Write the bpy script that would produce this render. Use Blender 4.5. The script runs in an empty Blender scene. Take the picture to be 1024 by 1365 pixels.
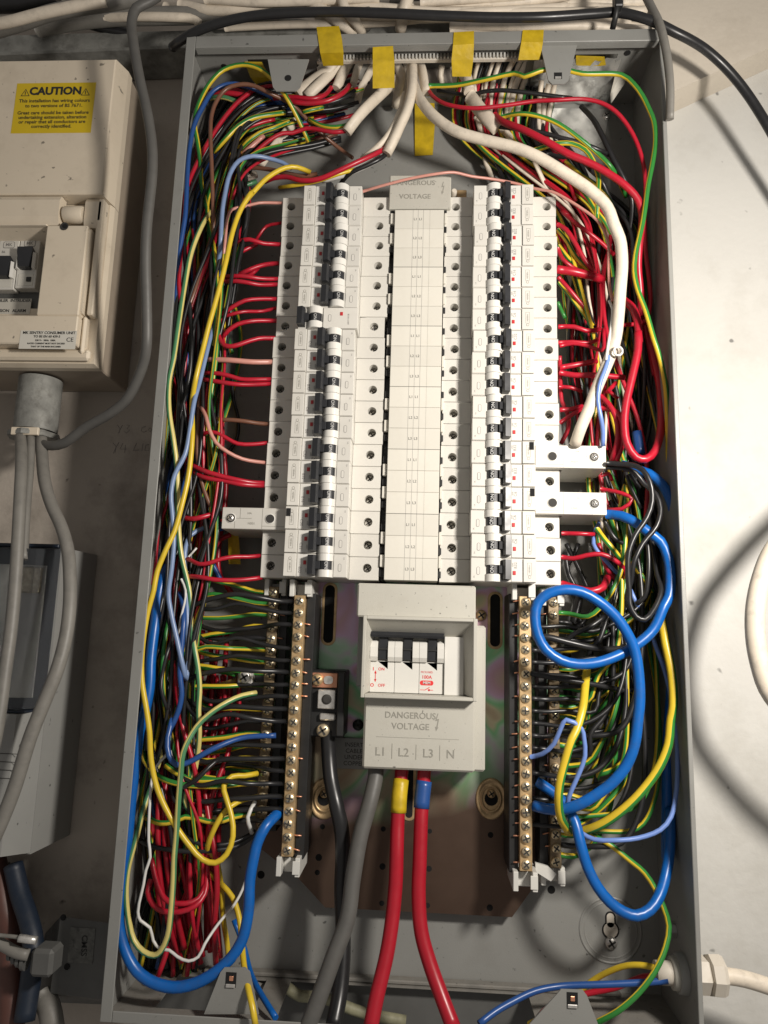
import bpy, bmesh, math, random
from mathutils import Vector, Matrix
random.seed(7)
# ---------------------------------------------------------------- camera, world, light
SC = bpy.context.scene
COL = SC.collection
CX, CY, CZ = 0.01250, -0.6145, -0.04468            # metres; wall is the plane y = 0, x right, z up
AX = Vector((0.99816, 0.02066, -0.05697)); AY = Vector((0.05252, 0.17421, 0.98331)); AZ = Vector((0.03024, -0.98449, 0.17280))
FPX = 971.0
cam = bpy.data.cameras.new('camera'); camo = bpy.data.objects.new('camera', cam); COL.objects.link(camo)
cam.sensor_fit = 'VERTICAL'; cam.sensor_height = 36.0; cam.lens = FPX / 1365 * 36.0
cam.clip_start = 0.01; cam.clip_end = 50
R = Matrix(((AX[0], -AX[1], -AX[2]), (AY[0], -AY[1], -AY[2]), (AZ[0], -AZ[1], -AZ[2])))
camo.matrix_world = Matrix.Translation((CX, CY, CZ)) @ R.to_4x4()
SC.camera = camo
w = bpy.data.worlds.new('World'); SC.world = w; w.use_nodes = True
bg = w.node_tree.nodes['Background']; bg.inputs[0].default_value = (1.0, 0.94, 0.88, 1); bg.inputs[1].default_value = 0.21
def lamp(name, loc, target, size, power, color):
    l = bpy.data.lights.new(name, 'AREA'); l.shape = 'DISK'; l.size = size; l.energy = power; l.color = color
    o = bpy.data.objects.new(name, l); COL.objects.link(o); o.location = loc
    o.rotation_euler = (Vector(target) - Vector(loc)).to_track_quat('-Z', 'Y').to_euler()
    return o
lamp('work_light', (0.32, -0.475, 0.15), (0.03, 0, 0.03), 0.072, 4.6, (1.0, 0.935, 0.855))
SC.view_settings.view_transform = 'Standard'; SC.view_settings.look = 'None'
SC.view_settings.exposure = 0.0; SC.view_settings.gamma = 1.0
SC.cycles.max_bounces = 6; SC.cycles.diffuse_bounces = 3; SC.cycles.glossy_bounces = 3

def at(px, py, h):
    """the place (X, h, Z in mm) seen at a pixel of the photograph, h millimetres off the wall"""
    r = (px - 512.0, py - 682.5, FPX)
    X = sum(a*b for a, b in zip(AX, r)); Y = sum(a*b for a, b in zip(AY, r)); Z = sum(a*b for a, b in zip(AZ, r))
    t = (-CY*1000 - h) / Y
    return (CX*1000 + X*t, h, CZ*1000 + Z*t)

# ---------------------------------------------------------------- materials
def srgb(r, g, b):
    f = lambda c: (c/255/12.92) if c/255 <= .04045 else ((c/255+.055)/1.055)**2.4
    return (f(r), f(g), f(b))
MATS = {}
def mat(name, col, rough=.45, metal=0.0, var=.08, vscale=60, bump=.0, bscale=900, dirt=None, dscale=25, damt=.35, spec=.5, coat=0, rvar=.1, speck=0, orand=0):
    m = bpy.data.materials.new(name); m.use_nodes = True; nt = m.node_tree; N = nt.nodes; L = nt.links
    b = N['Principled BSDF']; b.inputs['Metallic'].default_value = metal
    b.inputs['Specular IOR Level'].default_value = spec; b.inputs['Coat Weight'].default_value = coat
    tc = N.new('ShaderNodeTexCoord')
    n1 = N.new('ShaderNodeTexNoise'); n1.inputs['Scale'].default_value = vscale; n1.inputs['Detail'].default_value = 5
    L.new(tc.outputs['Object'], n1.inputs['Vector'])
    mr = N.new('ShaderNodeMapRange'); mr.inputs[1].default_value = .3; mr.inputs[2].default_value = .7
    mr.inputs[3].default_value = 1-var; mr.inputs[4].default_value = 1+var
    L.new(n1.outputs['Fac'], mr.inputs[0])
    mx = N.new('ShaderNodeVectorMath'); mx.operation = 'SCALE'; mx.inputs[0].default_value = col[:3]
    if orand:
        oi = N.new('ShaderNodeObjectInfo'); ro = N.new('ShaderNodeMapRange'); ro.inputs[3].default_value = 1-orand; ro.inputs[4].default_value = 1+orand*.6; L.new(oi.outputs['Random'], ro.inputs[0])
        mu = N.new('ShaderNodeMath'); mu.operation = 'MULTIPLY'; L.new(mr.outputs[0], mu.inputs[0]); L.new(ro.outputs[0], mu.inputs[1]); L.new(mu.outputs[0], mx.inputs['Scale'])
    else: L.new(mr.outputs[0], mx.inputs['Scale'])
    out = mx.outputs[0]
    if dirt:
        n2 = N.new('ShaderNodeTexNoise'); n2.inputs['Scale'].default_value = dscale; n2.inputs['Detail'].default_value = 9; n2.inputs['Roughness'].default_value = .68
        L.new(tc.outputs['Object'], n2.inputs['Vector'])
        r2 = N.new('ShaderNodeMapRange'); r2.inputs[1].default_value = .5; r2.inputs[2].default_value = .78; r2.inputs[4].default_value = damt
        L.new(n2.outputs['Fac'], r2.inputs[0])
        mm = N.new('ShaderNodeMix'); mm.data_type = 'RGBA'
        L.new(r2.outputs[0], mm.inputs[0]); L.new(out, mm.inputs[6]); mm.inputs[7].default_value = (*dirt, 1); out = mm.outputs[2]
    if speck:
        n5 = N.new('ShaderNodeTexNoise'); n5.inputs['Scale'].default_value = speck; n5.inputs['Detail'].default_value = 2; L.new(tc.outputs['Object'], n5.inputs['Vector'])
        r5 = N.new('ShaderNodeMapRange'); r5.inputs[1].default_value = .70; r5.inputs[2].default_value = .76; r5.inputs[4].default_value = .85; L.new(n5.outputs['Fac'], r5.inputs[0])
        m5 = N.new('ShaderNodeMix'); m5.data_type = 'RGBA'; L.new(r5.outputs[0], m5.inputs[0]); L.new(out, m5.inputs[6]); m5.inputs[7].default_value = (*[x*.25 for x in col], 1); out = m5.outputs[2]
    L.new(out, b.inputs['Base Color'])
    mr3 = N.new('ShaderNodeMapRange'); mr3.inputs[3].default_value = max(.02, rough-rvar); mr3.inputs[4].default_value = min(1, rough+rvar)
    n3 = N.new('ShaderNodeTexNoise'); n3.inputs['Scale'].default_value = vscale*2.3; L.new(tc.outputs['Object'], n3.inputs['Vector'])
    L.new(n3.outputs['Fac'], mr3.inputs[0]); L.new(mr3.outputs[0], b.inputs['Roughness'])
    if bump:
        n4 = N.new('ShaderNodeTexNoise'); n4.inputs['Scale'].default_value = bscale; n4.inputs['Detail'].default_value = 4
        L.new(tc.outputs['Object'], n4.inputs['Vector'])
        bp = N.new('ShaderNodeBump'); bp.inputs['Strength'].default_value = bump; bp.inputs['Distance'].default_value = .0004
        L.new(n4.outputs['Fac'], bp.inputs['Height']); L.new(bp.outputs[0], b.inputs['Normal'])
    MATS[name] = m
    return m
M = MATS
mat('enclosure_grey', (.25, .25, .235), .42, var=.05, vscale=14, bump=.25, bscale=1500, dirt=(.10, .085, .065), dscale=22, damt=.22, speck=230)
mat('enclosure_dusty', (.20, .19, .17), .75, var=.2, vscale=60, bump=.5, bscale=700, dirt=(.09, .07, .05), dscale=60, damt=.7, speck=260)
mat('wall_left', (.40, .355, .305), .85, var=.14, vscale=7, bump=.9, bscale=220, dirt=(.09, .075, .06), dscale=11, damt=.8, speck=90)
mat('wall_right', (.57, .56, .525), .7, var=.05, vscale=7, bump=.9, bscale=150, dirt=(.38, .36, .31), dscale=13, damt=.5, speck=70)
mat('beam_paint', (.62, .56, .47), .75, var=.06, vscale=9, bump=.8, bscale=200, dirt=(.35, .3, .24), dscale=20, damt=.4)
mat('breaker_white', (.63, .61, .56), .38, var=.025, vscale=40, bump=.12, bscale=2500, dirt=(.45, .41, .34), dscale=90, damt=.22, orand=0.07)
mat('breaker_panel', (.68, .665, .62), .32, var=.02, vscale=40, orand=0.06)
mat('cover_cream', (.66, .635, .565), .42, var=.03, vscale=30, bump=.1, bscale=2000, dirt=(.5, .45, .36), dscale=70, damt=.2, orand=0.05)
mat('switch_grey', (.47, .455, .40), .5, var=.03, vscale=30, bump=.35, bscale=2600, dirt=(.30, .27, .22), dscale=60, damt=.25, speck=420)
mat('groove_dark', (.035, .033, .03), .8)
mat('toggle_black', (.022, .023, .026), .32, var=.2)
mat('black_plastic', (.018, .018, .018), .45, var=.2)
mat('print_white', (.6, .6, .58), .6)
mat('print_grey', (.22, .21, .20), .7)
mat('print_black', (.02, .02, .02), .6)
mat('emboss_grey', (.27, .26, .225), .55)
mat('print_red', (.65, .03, .03), .55)
mat('indicator_red', (.50, .03, .035), .35)
mat('screw_steel', (.74, .72, .68), .36, .75, var=.2, vscale=300)
mat('screw_brass', (.74, .62, .42), .34, .75, var=.25, vscale=300)
mat('brass', (.58, .41, .22), .42, .6, var=.25, vscale=120, dirt=(.12, .07, .04), dscale=150, damt=.6)
mat('brass_tarnished_shaded', (.24, .18, .11), .5, .5, var=.3, vscale=120, dirt=(.05, .035, .025), dscale=150, damt=.7)  # darker brass: tarnish plus the rear bars' shade, both put into the colour
mat('copper', (.75, .36, .22), .4, .7, var=.2)
mat('galvanised', (.52, .52, .50), .42, .7, var=.3, vscale=90, dirt=(.22, .2, .18), dscale=90, damt=.6)
mat('galvanised_dull', (.27, .27, .25), .7, .35, var=.3, vscale=70, bump=.6, bscale=500, dirt=(.07, .06, .05), dscale=80, damt=.7)
mat('tape_yellow', (.52, .36, .012), .42, var=.16, vscale=120, bump=.8, bscale=110)
for _n in MATS['tape_yellow'].node_tree.nodes:
    if _n.type == 'BUMP': _n.inputs['Distance'].default_value = .0007
mat('sticker_yellow', (.66, .47, .01), .5, var=.03)
mat('paper_white', (.6, .57, .5), .7)
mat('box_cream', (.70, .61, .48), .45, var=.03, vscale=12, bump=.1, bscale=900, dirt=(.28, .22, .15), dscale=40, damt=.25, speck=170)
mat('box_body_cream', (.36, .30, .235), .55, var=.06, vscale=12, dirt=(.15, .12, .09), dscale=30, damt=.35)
mat('unit_grey', (.30, .30, .285), .5, var=.05, vscale=20, bump=.1, speck=200)
mat('unit_dark', (.10, .10, .095), .6, var=.1)
mat('clip_white', (.62, .61, .57), .35, var=.04)
mat('nylon_white', (.60, .55, .47), .5, var=.06, dirt=(.4, .34, .25), dscale=120, damt=.5)
mat('grubby_green', (.26, .25, .16), .6, var=.3, vscale=120)
mat('worn_label', (.13, .13, .12), .7, var=.3, vscale=200, dirt=(.03, .03, .03), dscale=300, damt=.9)
mat('timber', (.38, .22, .10), .7, var=.3, vscale=120)
mat('void_black', (.006, .006, .006), .9)
WC = {  # wire colours
 'R': ('red_insulation', (.43, .009, .026)), 'K': ('black_insulation', (.016, .016, .017)), 'B': ('blue_insulation', (.003, .105, .40)),
 'D': ('dark_blue_insulation', (.02, .075, .26)), 'L': ('pale_blue_insulation', (.19, .27, .45)), 'V': ('light_blue_insulation', (.16, .26, .60)),
 'N': ('brown_insulation', (.17, .075, .045)), 'P': ('pink_insulation', (.58, .27, .22)), 'W': ('cream_sheath', (.70, .62, .51)),
 'C': ('white_insulation', (.66, .65, .62)), 'S': ('grey_sheath', (.20, .19, .17)), 'Y': ('yellow_insulation', (.66, .47, .03)),
 'G': ('green_insulation', (.03, .20, .035)), 'E': ('dark_red_insulation', (.36, .008, .02)), 'T': ('tan_insulation', (.42, .25, .08)), 'H': ('dark_grey_sheath', (.10, .097, .09)),
 'y': ('pale_yellow_insulation', (.64, .54, .18)), 'g': ('pale_green_insulation', (.07, .22, .10)), 'F': ('dusty_red_sheath', (.10, .04, .03)), 'U': ('navy_sheath', (.010, .018, .034))}
for k, (n, c) in WC.items():
    mat(n, c, .34 if k not in 'WSHFU' else .5, var=.06, vscale=90, bump=.12 if k in 'WSHFU' else 0, bscale=500, rvar=.08,
        dirt=tuple(x*.42+.03 for x in c), dscale=110, damt=.6 if k in 'WSHRBFU' else .2)
def plate_material():
    m = bpy.data.materials.new('passivated_plate'); m.use_nodes = True; nt = m.node_tree; N = nt.nodes; L = nt.links
    b = N['Principled BSDF']; b.inputs['Roughness'].default_value = .4
    tc = N.new('ShaderNodeTexCoord'); n = N.new('ShaderNodeTexNoise'); n.inputs['Scale'].default_value = 13; n.inputs['Detail'].default_value = 2.5; n.inputs['Distortion'].default_value = 1.4
    L.new(tc.outputs['Object'], n.inputs['Vector'])
    cr = N.new('ShaderNodeValToRGB'); L.new(n.outputs['Fac'], cr.inputs[0]); e = cr.color_ramp.elements
    stops = [(.30, (.62, .46, .30)), (.38, (.80, .74, .50)), (.44, (.34, .80, .40)), (.49, (.66, .88, .70)), (.53, (.88, .62, .86)), (.57, (.80, .50, .62)), (.63, (.74, .64, .42)), (.71, (.46, .70, .42))]
    e[0].position = stops[0][0]; e[0].color = (*stops[0][1], 1); e[1].position = stops[-1][0]; e[1].color = (*stops[-1][1], 1)
    for p, c in stops[1:-1]:
        x = e.new(p); x.color = (*c, 1)
    # the coating browns towards the plate's lower half (its own colour); the stops above include painted room reflection
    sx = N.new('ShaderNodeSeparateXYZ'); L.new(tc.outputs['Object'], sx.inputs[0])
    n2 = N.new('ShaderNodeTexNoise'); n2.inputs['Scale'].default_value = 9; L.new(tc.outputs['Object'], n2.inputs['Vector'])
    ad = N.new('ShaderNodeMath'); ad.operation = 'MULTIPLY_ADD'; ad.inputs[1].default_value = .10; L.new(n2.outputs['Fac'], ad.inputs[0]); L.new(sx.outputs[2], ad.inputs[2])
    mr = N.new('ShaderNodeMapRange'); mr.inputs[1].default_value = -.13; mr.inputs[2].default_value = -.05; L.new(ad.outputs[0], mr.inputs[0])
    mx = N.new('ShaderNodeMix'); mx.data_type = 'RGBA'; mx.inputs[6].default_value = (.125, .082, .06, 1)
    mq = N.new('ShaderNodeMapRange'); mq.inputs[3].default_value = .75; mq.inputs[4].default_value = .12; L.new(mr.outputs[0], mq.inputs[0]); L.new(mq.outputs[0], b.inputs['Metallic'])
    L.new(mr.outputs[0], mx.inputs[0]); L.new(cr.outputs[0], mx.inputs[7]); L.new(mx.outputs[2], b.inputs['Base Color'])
    n3 = N.new('ShaderNodeTexNoise'); n3.inputs['Scale'].default_value = 90; L.new(tc.outputs['Object'], n3.inputs['Vector'])
    m3 = N.new('ShaderNodeMapRange'); m3.inputs[3].default_value = .34; m3.inputs[4].default_value = .52; L.new(n3.outputs['Fac'], m3.inputs[0]); L.new(m3.outputs[0], b.inputs['Roughness'])
    M['plate'] = m
plate_material()
def glass_material():
    m = bpy.data.materials.new('smoked_window'); m.use_nodes = True; b = m.node_tree.nodes['Principled BSDF']
    b.inputs['Base Color'].default_value = (.35, .37, .40, 1); b.inputs['Transmission Weight'].default_value = .9; b.inputs['Roughness'].default_value = .12; b.inputs['IOR'].default_value = 1.2
    M['smoked'] = m
glass_material()

# ---------------------------------------------------------------- mesh builder, millimetres (X, h off the wall, Z)
class MB:
    def __init__(s): s.v = []; s.f = []; s.m = []; s.sm = []; s.mats = []
    def mi(s, name):
        if name not in s.mats: s.mats.append(name)
        return s.mats.index(name)
    def add(s, vs, fs, m, smooth=False):
        o = len(s.v); k = s.mi(m); s.v += vs
        for f in fs: s.f.append([i+o for i in f]); s.m.append(k); s.sm.append(smooth)
        return s
    def hull(s, pts, m):
        bm = bmesh.new()
        for p in pts: bm.verts.new(p)
        bmesh.ops.convex_hull(bm, input=bm.verts)
        bm.verts.ensure_lookup_table(); bm.verts.index_update()
        vs = [tuple(v.co) for v in bm.verts]; fs = [[v.index for v in f.verts] for f in bm.faces]; bm.free()
        return s.add(vs, fs, m)
    def box(s, x0, x1, h0, h1, z0, z1, m, c=0):
        if x1 < x0: x0, x1 = x1, x0
        if z1 < z0: z0, z1 = z1, z0
        if not c:
            vs = [(x, h, z) for x in (x0, x1) for h in (h0, h1) for z in (z0, z1)]
            return s.add(vs, [(0,1,3,2), (4,6,7,5), (0,4,5,1), (2,3,7,6), (0,2,6,4), (1,5,7,3)], m)
        pts = []
        for x, sx in ((x0, 1), (x1, -1)):
            for h, sh in ((h0, 1), (h1, -1)):
                for z, sz in ((z0, 1), (z1, -1)):
                    pts += [(x, h+sh*c, z+sz*c), (x+sx*c, h, z+sz*c), (x+sx*c, h+sh*c, z)]
        return s.hull(pts, m)
    def prism(s, poly, h0, h1, m, inset=0, top=None):
        """polygon in (X, Z) extruded off the wall; inset shrinks the outer end towards its middle"""
        n = len(poly); cx = sum(p[0] for p in poly)/n; cz = sum(p[1] for p in poly)/n
        t = top or [(cx+(x-cx)*(1-inset), cz+(z-cz)*(1-inset)) for x, z in poly]
        vs = [(x, h0, z) for x, z in poly] + [(x, h1, z) for x, z in t]
        fs = [tuple(range(n)), tuple(range(2*n-1, n-1, -1))] + [(i, (i+1) % n, n+(i+1) % n, n+i) for i in range(n)]
        return s.add(vs, fs, m)
    def prism_z(s, poly, z0, z1, m, smooth=False):
        n = len(poly); vs = [(x, h, z0) for x, h in poly] + [(x, h, z1) for x, h in poly]
        s.add(vs, [tuple(range(n)), tuple(range(2*n-1, n-1, -1))], m)
        return s.add(vs, [(i, (i+1) % n, n+(i+1) % n, n+i) for i in range(n)], m, smooth)
    def lathe(s, c, prof, m, n=16, axis='h', smooth=True):
        """profile of (radius, distance along the axis) turned about an axis through c"""
        vs = []; fs = []
        for r, d in prof:
            for k in range(n):
                a = 2*math.pi*k/n; u, v = r*math.cos(a), r*math.sin(a)
                if axis == 'h': vs.append((c[0]+u, c[1]+d, c[2]+v))
                elif axis == 'x': vs.append((c[0]+d, c[1]+u, c[2]+v))
                else: vs.append((c[0]+u, c[1]+v, c[2]+d))
        for j in range(len(prof)-1):
            for k in range(n): fs.append((j*n+k, j*n+(k+1) % n, (j+1)*n+(k+1) % n, (j+1)*n+k))
        s.add(vs, fs, m, smooth)
        o = len(vs)-n
        return s.add(vs[:n] + vs[o:], [tuple(range(n)), tuple(range(2*n-1, n-1, -1))], m)
    def holed(s, x0, x1, z0, z1, h, cx, cz, r, depth, m, md='groove_dark', n=16):
        """rectangular face with a round hole in it and the bore behind"""
        ring = []; outer = []
        for k in range(n):
            a = 2*math.pi*(k+.5)/n; u, v = math.cos(a), math.sin(a)
            ring.append((cx+r*u, h, cz+r*v))
            t = min((x1-cx)/u if u > 0 else (x0-cx)/u, (z1-cz)/v if v > 0 else (z0-cz)/v)
            outer.append((cx+u*t, h, cz+v*t))
        fs = [(k, (k+1) % n, n+(k+1) % n, n+k) for k in range(n)]
        s.add(ring+outer, fs, m)
        for x, z in ((x0, z0), (x0, z1), (x1, z0), (x1, z1)):   # fill the corners the fan leaves
            best = sorted(outer, key=lambda p: (p[0]-x)**2+(p[2]-z)**2)[:2]
            s.add([(x, h, z), best[0], best[1]], [(0, 1, 2)], m)
        back = [(p[0], h-depth, p[2]) for p in ring]
        s.add(ring+back, [(k, (k+1) % n, n+(k+1) % n, n+k) for k in range(n)], m, True)
        s.add(back, [tuple(range(n))], md)
        return s
    def tube(s, pts, r, m, n=8, stripe=None, twist=0.0, width=.5, phase=None, flat=1.0):
        """swept tube; stripe is a second insulation colour that winds round it"""
        P = [Vector(p) for p in pts]; k = len(P); rings = []
        up = Vector((.13, .2, .97)); T = (P[1]-P[0]).normalized(); nrm = (up - T*up.dot(T)).normalized(); ln = 0
        ph0 = phase or 0.0; wob = random.uniform(0, 6.28)
        vs = []
        for i, p in enumerate(P):
            t = (P[min(i+1, k-1)] - P[max(i-1, 0)])
            if t.length < 1e-6: t = T
            t = t.normalized(); nrm = (nrm - t*nrm.dot(t)); nrm = nrm.normalized() if nrm.length > 1e-5 else t.orthogonal().normalized()
            bi = t.cross(nrm)
            if i: ln += (p-P[i-1]).length
            rr = r(i/(k-1)) if callable(r) else r
            vw = Vector((12.5, 614.5, -44.7))-p; phase = (math.atan2(bi.dot(vw), nrm.dot(vw)) - math.pi*width + ph0 + .45*math.sin(ln*twist+wob)) if stripe else 0.0
            for j in range(n):
                a = 2*math.pi*j/n + phase
                vs.append(tuple(p + (nrm*math.cos(a)*rr + bi*math.sin(a)*rr*flat)))
        A = []; B = []
        for i in range(k-1):
            for j in range(n):
                f = (i*n+j, i*n+(j+1) % n, (i+1)*n+(j+1) % n, (i+1)*n+j)
                (B if stripe and j < n*width else A).append(f)
        o = len(s.v); s.v += vs
        for fs, mm in ((A, m), (B, stripe)):
            if not mm: continue
            q = s.mi(mm)
            for f in fs: s.f.append([i+o for i in f]); s.m.append(q); s.sm.append(True)
        q = s.mi(m)
        for f in (list(range(n)), list(range((k-1)*n, k*n))):
            s.f.append([i+o for i in f]); s.m.append(q); s.sm.append(False)
        return s
    def build(s, name, parent=None, loc=(0, 0, 0), recalc=True, top=False):
        me = bpy.data.meshes.new(name)
        me.from_pydata([(x/1000, -h/1000, z/1000) for x, h, z in s.v], [], s.f)
        for n in s.mats: me.materials.append(M[n])
        me.polygons.foreach_set('material_index', s.m); me.polygons.foreach_set('use_smooth', s.sm)
        if recalc:
            bm = bmesh.new(); bm.from_mesh(me); bmesh.ops.recalc_face_normals(bm, faces=bm.faces); bm.to_mesh(me); bm.free()
        o = bpy.data.objects.new(name, me); COL.objects.link(o); o.location = (loc[0]/1000, -loc[1]/1000, loc[2]/1000)
        if parent: o.parent = parent
        return o
def inst(o, name, parent, loc, rot=0):
    c = bpy.data.objects.new(name, o.data if hasattr(o, 'data') else o); COL.objects.link(c); c.parent = parent
    c.location = (loc[0]/1000, -loc[1]/1000, loc[2]/1000); c.rotation_euler = (0, rot, 0)
    return c
def tag(o, label, cat, group=None):
    o['label'] = label; o['category'] = cat
    if group: o['group'] = group
    return o
def thing(name, label, cat, loc=(0, 0, 0), group=None, rot=0):
    o = bpy.data.objects.new(name, None); COL.objects.link(o); o.empty_display_size = .01
    o.location = (loc[0]/1000, -loc[1]/1000, loc[2]/1000); o.rotation_euler = (0, rot, 0)
    return tag(o, label, cat, group)
TXT = {}
def text_mesh(txt, size, m, bold=0.0, ext=.05, italic=0.0):
    key = (txt, size, m, bold, ext, italic)
    if key not in TXT:
        cu = bpy.data.curves.new('lettering', 'FONT'); cu.body = txt; cu.size = size/1000; cu.align_x = 'CENTER'; cu.align_y = 'CENTER'
        cu.extrude = ext/1000; cu.offset = bold/1000; cu.shear = italic; cu.resolution_u = 3
        o = bpy.data.objects.new('lettering', cu); COL.objects.link(o); dg = bpy.context.evaluated_depsgraph_get(); dg.update()
        me = bpy.data.meshes.new_from_object(o.evaluated_get(dg)); me.name = 'lettering'; me.materials.clear(); me.materials.append(M[m])
        me.transform(Matrix.Rotation(math.pi/2, 4, 'X')); bpy.data.objects.remove(o); bpy.data.curves.remove(cu)
        TXT[key] = me
    return TXT[key]
def text(txt, size, m, parent, loc, rot=0.0, bold=0.0, ext=.05, name='lettering', italic=0.0):
    return inst(text_mesh(txt, size, m, bold, ext, italic), name, parent, loc, rot)
def struct(o): o['kind'] = 'structure'; return o
ORD = ['topmost', 'second', 'third', 'fourth', 'fifth', 'sixth', 'seventh', 'eighth', 'ninth', 'tenth', 'eleventh', 'twelfth', 'thirteenth', 'fourteenth', 'fifteenth', 'sixteenth', 'seventeenth', 'bottom']
def screw_head(r, m='screw_brass', slot='groove_dark', ang=.6, dome=.5):
    """cross-slot screw head about the h axis, its seat at h = 0"""
    b = MB(); b.lathe((0, 0, 0), [(r, 0), (r, r*.35), (r*.85, r*.6), (r*.3, r*(.6+dome*.2))], m, 14)
    for a in (ang, ang+math.pi/2):
        c, s_ = math.cos(a), math.sin(a); L_, W_ = r*.72, r*.14; t = r*.62; u = r*(.66+dome*.2)
        pts = [(c*L_*i - s_*W_*j, hh, s_*L_*i + c*W_*j) for i in (-1, 1) for j in (-1, 1) for hh in (t-.2*r, u+.02*r)]
        b.hull(pts, slot)
    return b
#%%STRUCTURE
# ---------------------------------------------------------------- walls
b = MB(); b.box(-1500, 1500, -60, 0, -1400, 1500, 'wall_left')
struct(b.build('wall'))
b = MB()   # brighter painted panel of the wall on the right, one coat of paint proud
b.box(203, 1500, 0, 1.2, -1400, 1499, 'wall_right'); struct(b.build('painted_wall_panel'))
b = MB()   # boxed-in beam that crosses the top right corner
P0 = at(880, 158, 1); P1 = at(1024, 92, 1)
dx, dz = P1[0]-P0[0], P1[2]-P0[2]
A_ = (P0[0]-dx*.15, P0[2]-dz*.15); B_ = (P0[0]+dx*3, P0[2]+dz*3)
b.prism([A_, B_, (B_[0], B_[1]+700), (A_[0], A_[1]+700)], 1.3, 34, 'beam_paint'); struct(b.build('ceiling_beam'))

# ---------------------------------------------------------------- enclosure
EN = thing('distribution_board_enclosure', 'open grey painted steel distribution board enclosure mounted on the wall', 'enclosure')
XL, XR, ZB, ZT, D = -198, 198, -302, 454, 85
b = MB(); b.box(XL, XR, 2, 3.2, ZB, ZT, 'enclosure_grey'); b.build('back_panel', EN)
for nm, x0, x1 in (('side_wall', XL, XL+1.4), ('side_wall', XR-1.4, XR)):
    b = MB(); b.box(x0, x1, 3.3, D, ZB, ZT, 'enclosure_grey'); b.build(nm, EN)
def rounded(x0, x1, z0, z1, r, n=5):
    o = []
    for cx, cz, a0 in ((x1-r, z1-r, 0), (x0+r, z1-r, 90), (x0+r, z0+r, 180), (x1-r, z0+r, 270)):
        for k in range(n+1):
            a = math.radians(a0+90*k/n); o.append((cx+r*math.cos(a), cz+r*math.sin(a)))
    return o
def wall_with_openings(z, th, ops, m, name):
    """horizontal top or bottom sheet with rectangular openings [(x0,x1,h0,h1)] cut through"""
    b = MB(); xs = [XL+1.5]
    for x0, x1, h0, h1 in ops: 
        b.box(xs[-1], x0, 3.3, D, z, z+th, m); b.box(x0, x1, 3.3, h0, z, z+th, m); b.box(x0, x1, h1, D, z, z+th, m); xs.append(x1)
    b.box(xs[-1], XR-1.5, 3.3, D, z, z+th, m)
    return b.build(name, EN)
wall_with_openings(ZT-1.4, 1.4, [(-152, -112, 18, 62), (-92, 92, 14, 60), (100, 168, 10, 62)], 'enclosure_grey', 'top_wall')
wall_with_openings(ZB, 1.4, [(-168, -100, 14, 66), (-82, 96, 13, 82)], 'enclosure_dusty', 'bottom_wall')
LP = 8
b = MB(); b.box(-196, 196, 1.5, 2.6, -420, -303, 'unit_dark'); b.box(-196, 196, 2.7, 92, -421, -419, 'unit_dark')  # dark plates added below so the bottom opening reads dark
tag(b.build('dark_opening_plates'), 'dark plates added under the bottom opening of the enclosure', 'trunking')
b = MB()
b.box(XL, XL+LP, D+.05, D+1.3, ZB, ZT, 'enclosure_grey', .4); b.build('rim_flange', EN)
b = MB(); b.box(XR-3.2, XR, D+.05, D+1.3, ZB, ZT, 'enclosure_grey', .4); b.build('rim_flange', EN)
b = MB(); b.box(XL+LP+.2, XR-3.4, D+.05, D+1.3, ZT-11, ZT, 'enclosure_grey', .4); b.box(XL+LP+.2, XR-3.4, D-6, D, ZT-11.2, ZT-10, 'enclosure_grey'); b.build('rim_flange', EN)
b = MB(); b.box(XL+LP+.2, XR-3.4, D+.05, D+1.3, ZB, ZB+7, 'enclosure_grey', .4); b.build('rim_flange', EN)
# folded cover-fixing brackets on the rim
def bracket(px, kind, name='cover_bracket'):
    hh = D-2.5
    q = [at(x, y, hh) for x, y in px]; poly = [(p[0], p[2]) for p in q]
    b = MB(); b.prism(poly, hh-1.2, hh, 'enclosure_grey')
    o = b.build(name, EN)
    cx = sum(p[0] for p in poly)/len(poly); return cx, poly, o
cx, poly, o = bracket([(357, 79), (412, 79), (400, 116), (394, 121), (368, 121), (364, 116)], 0)
p = at(384, 104, D-2.4); b = MB(); b.lathe((0, 0, 0), [(2.9, 0), (2.9, .25)], 'void_black', 14); b.build('screw_hole', o, (p[0], D-2.5, p[2]))
cx, poly, o = bracket([(720, 57), (770, 58), (758, 107), (752, 112), (736, 112), (731, 107)], 0)
p = at(744, 101, D-2.4); b = MB(); b.box(-3.2, 3.2, 0, .25, -3, 3, 'void_black'); b.box(-2.4, 2.4, .3, .9, -2.9, -1.2, 'screw_steel'); b.build('square_nut', o, (p[0], D-2.5, p[2]))
for px, hole in (([(272, 1352), (345, 1352), (333, 1296), (327, 1290), (299, 1290), (294, 1296)], (308, 1306)), ([(700, 1372), (800, 1372), (783, 1328), (777, 1320), (748, 1319), (742, 1326)], (763, 1333))):
    cx, poly, o = bracket(px, 1)
    p = at(hole[0], hole[1], D-2.4); b = MB(); b.box(-3.6, 3.6, 0, .25, -4.6, 4.6, 'void_black'); b.box(-3.2, 3.2, .3, 1.3, -4.6, -2.4, 'screw_steel', .3); b.box(-1.2, 1.6, .3, .8, -.6, 2.4, 'copper', .3)
    b.build('square_nut', o, (p[0], D-2.5, p[2]))
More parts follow.
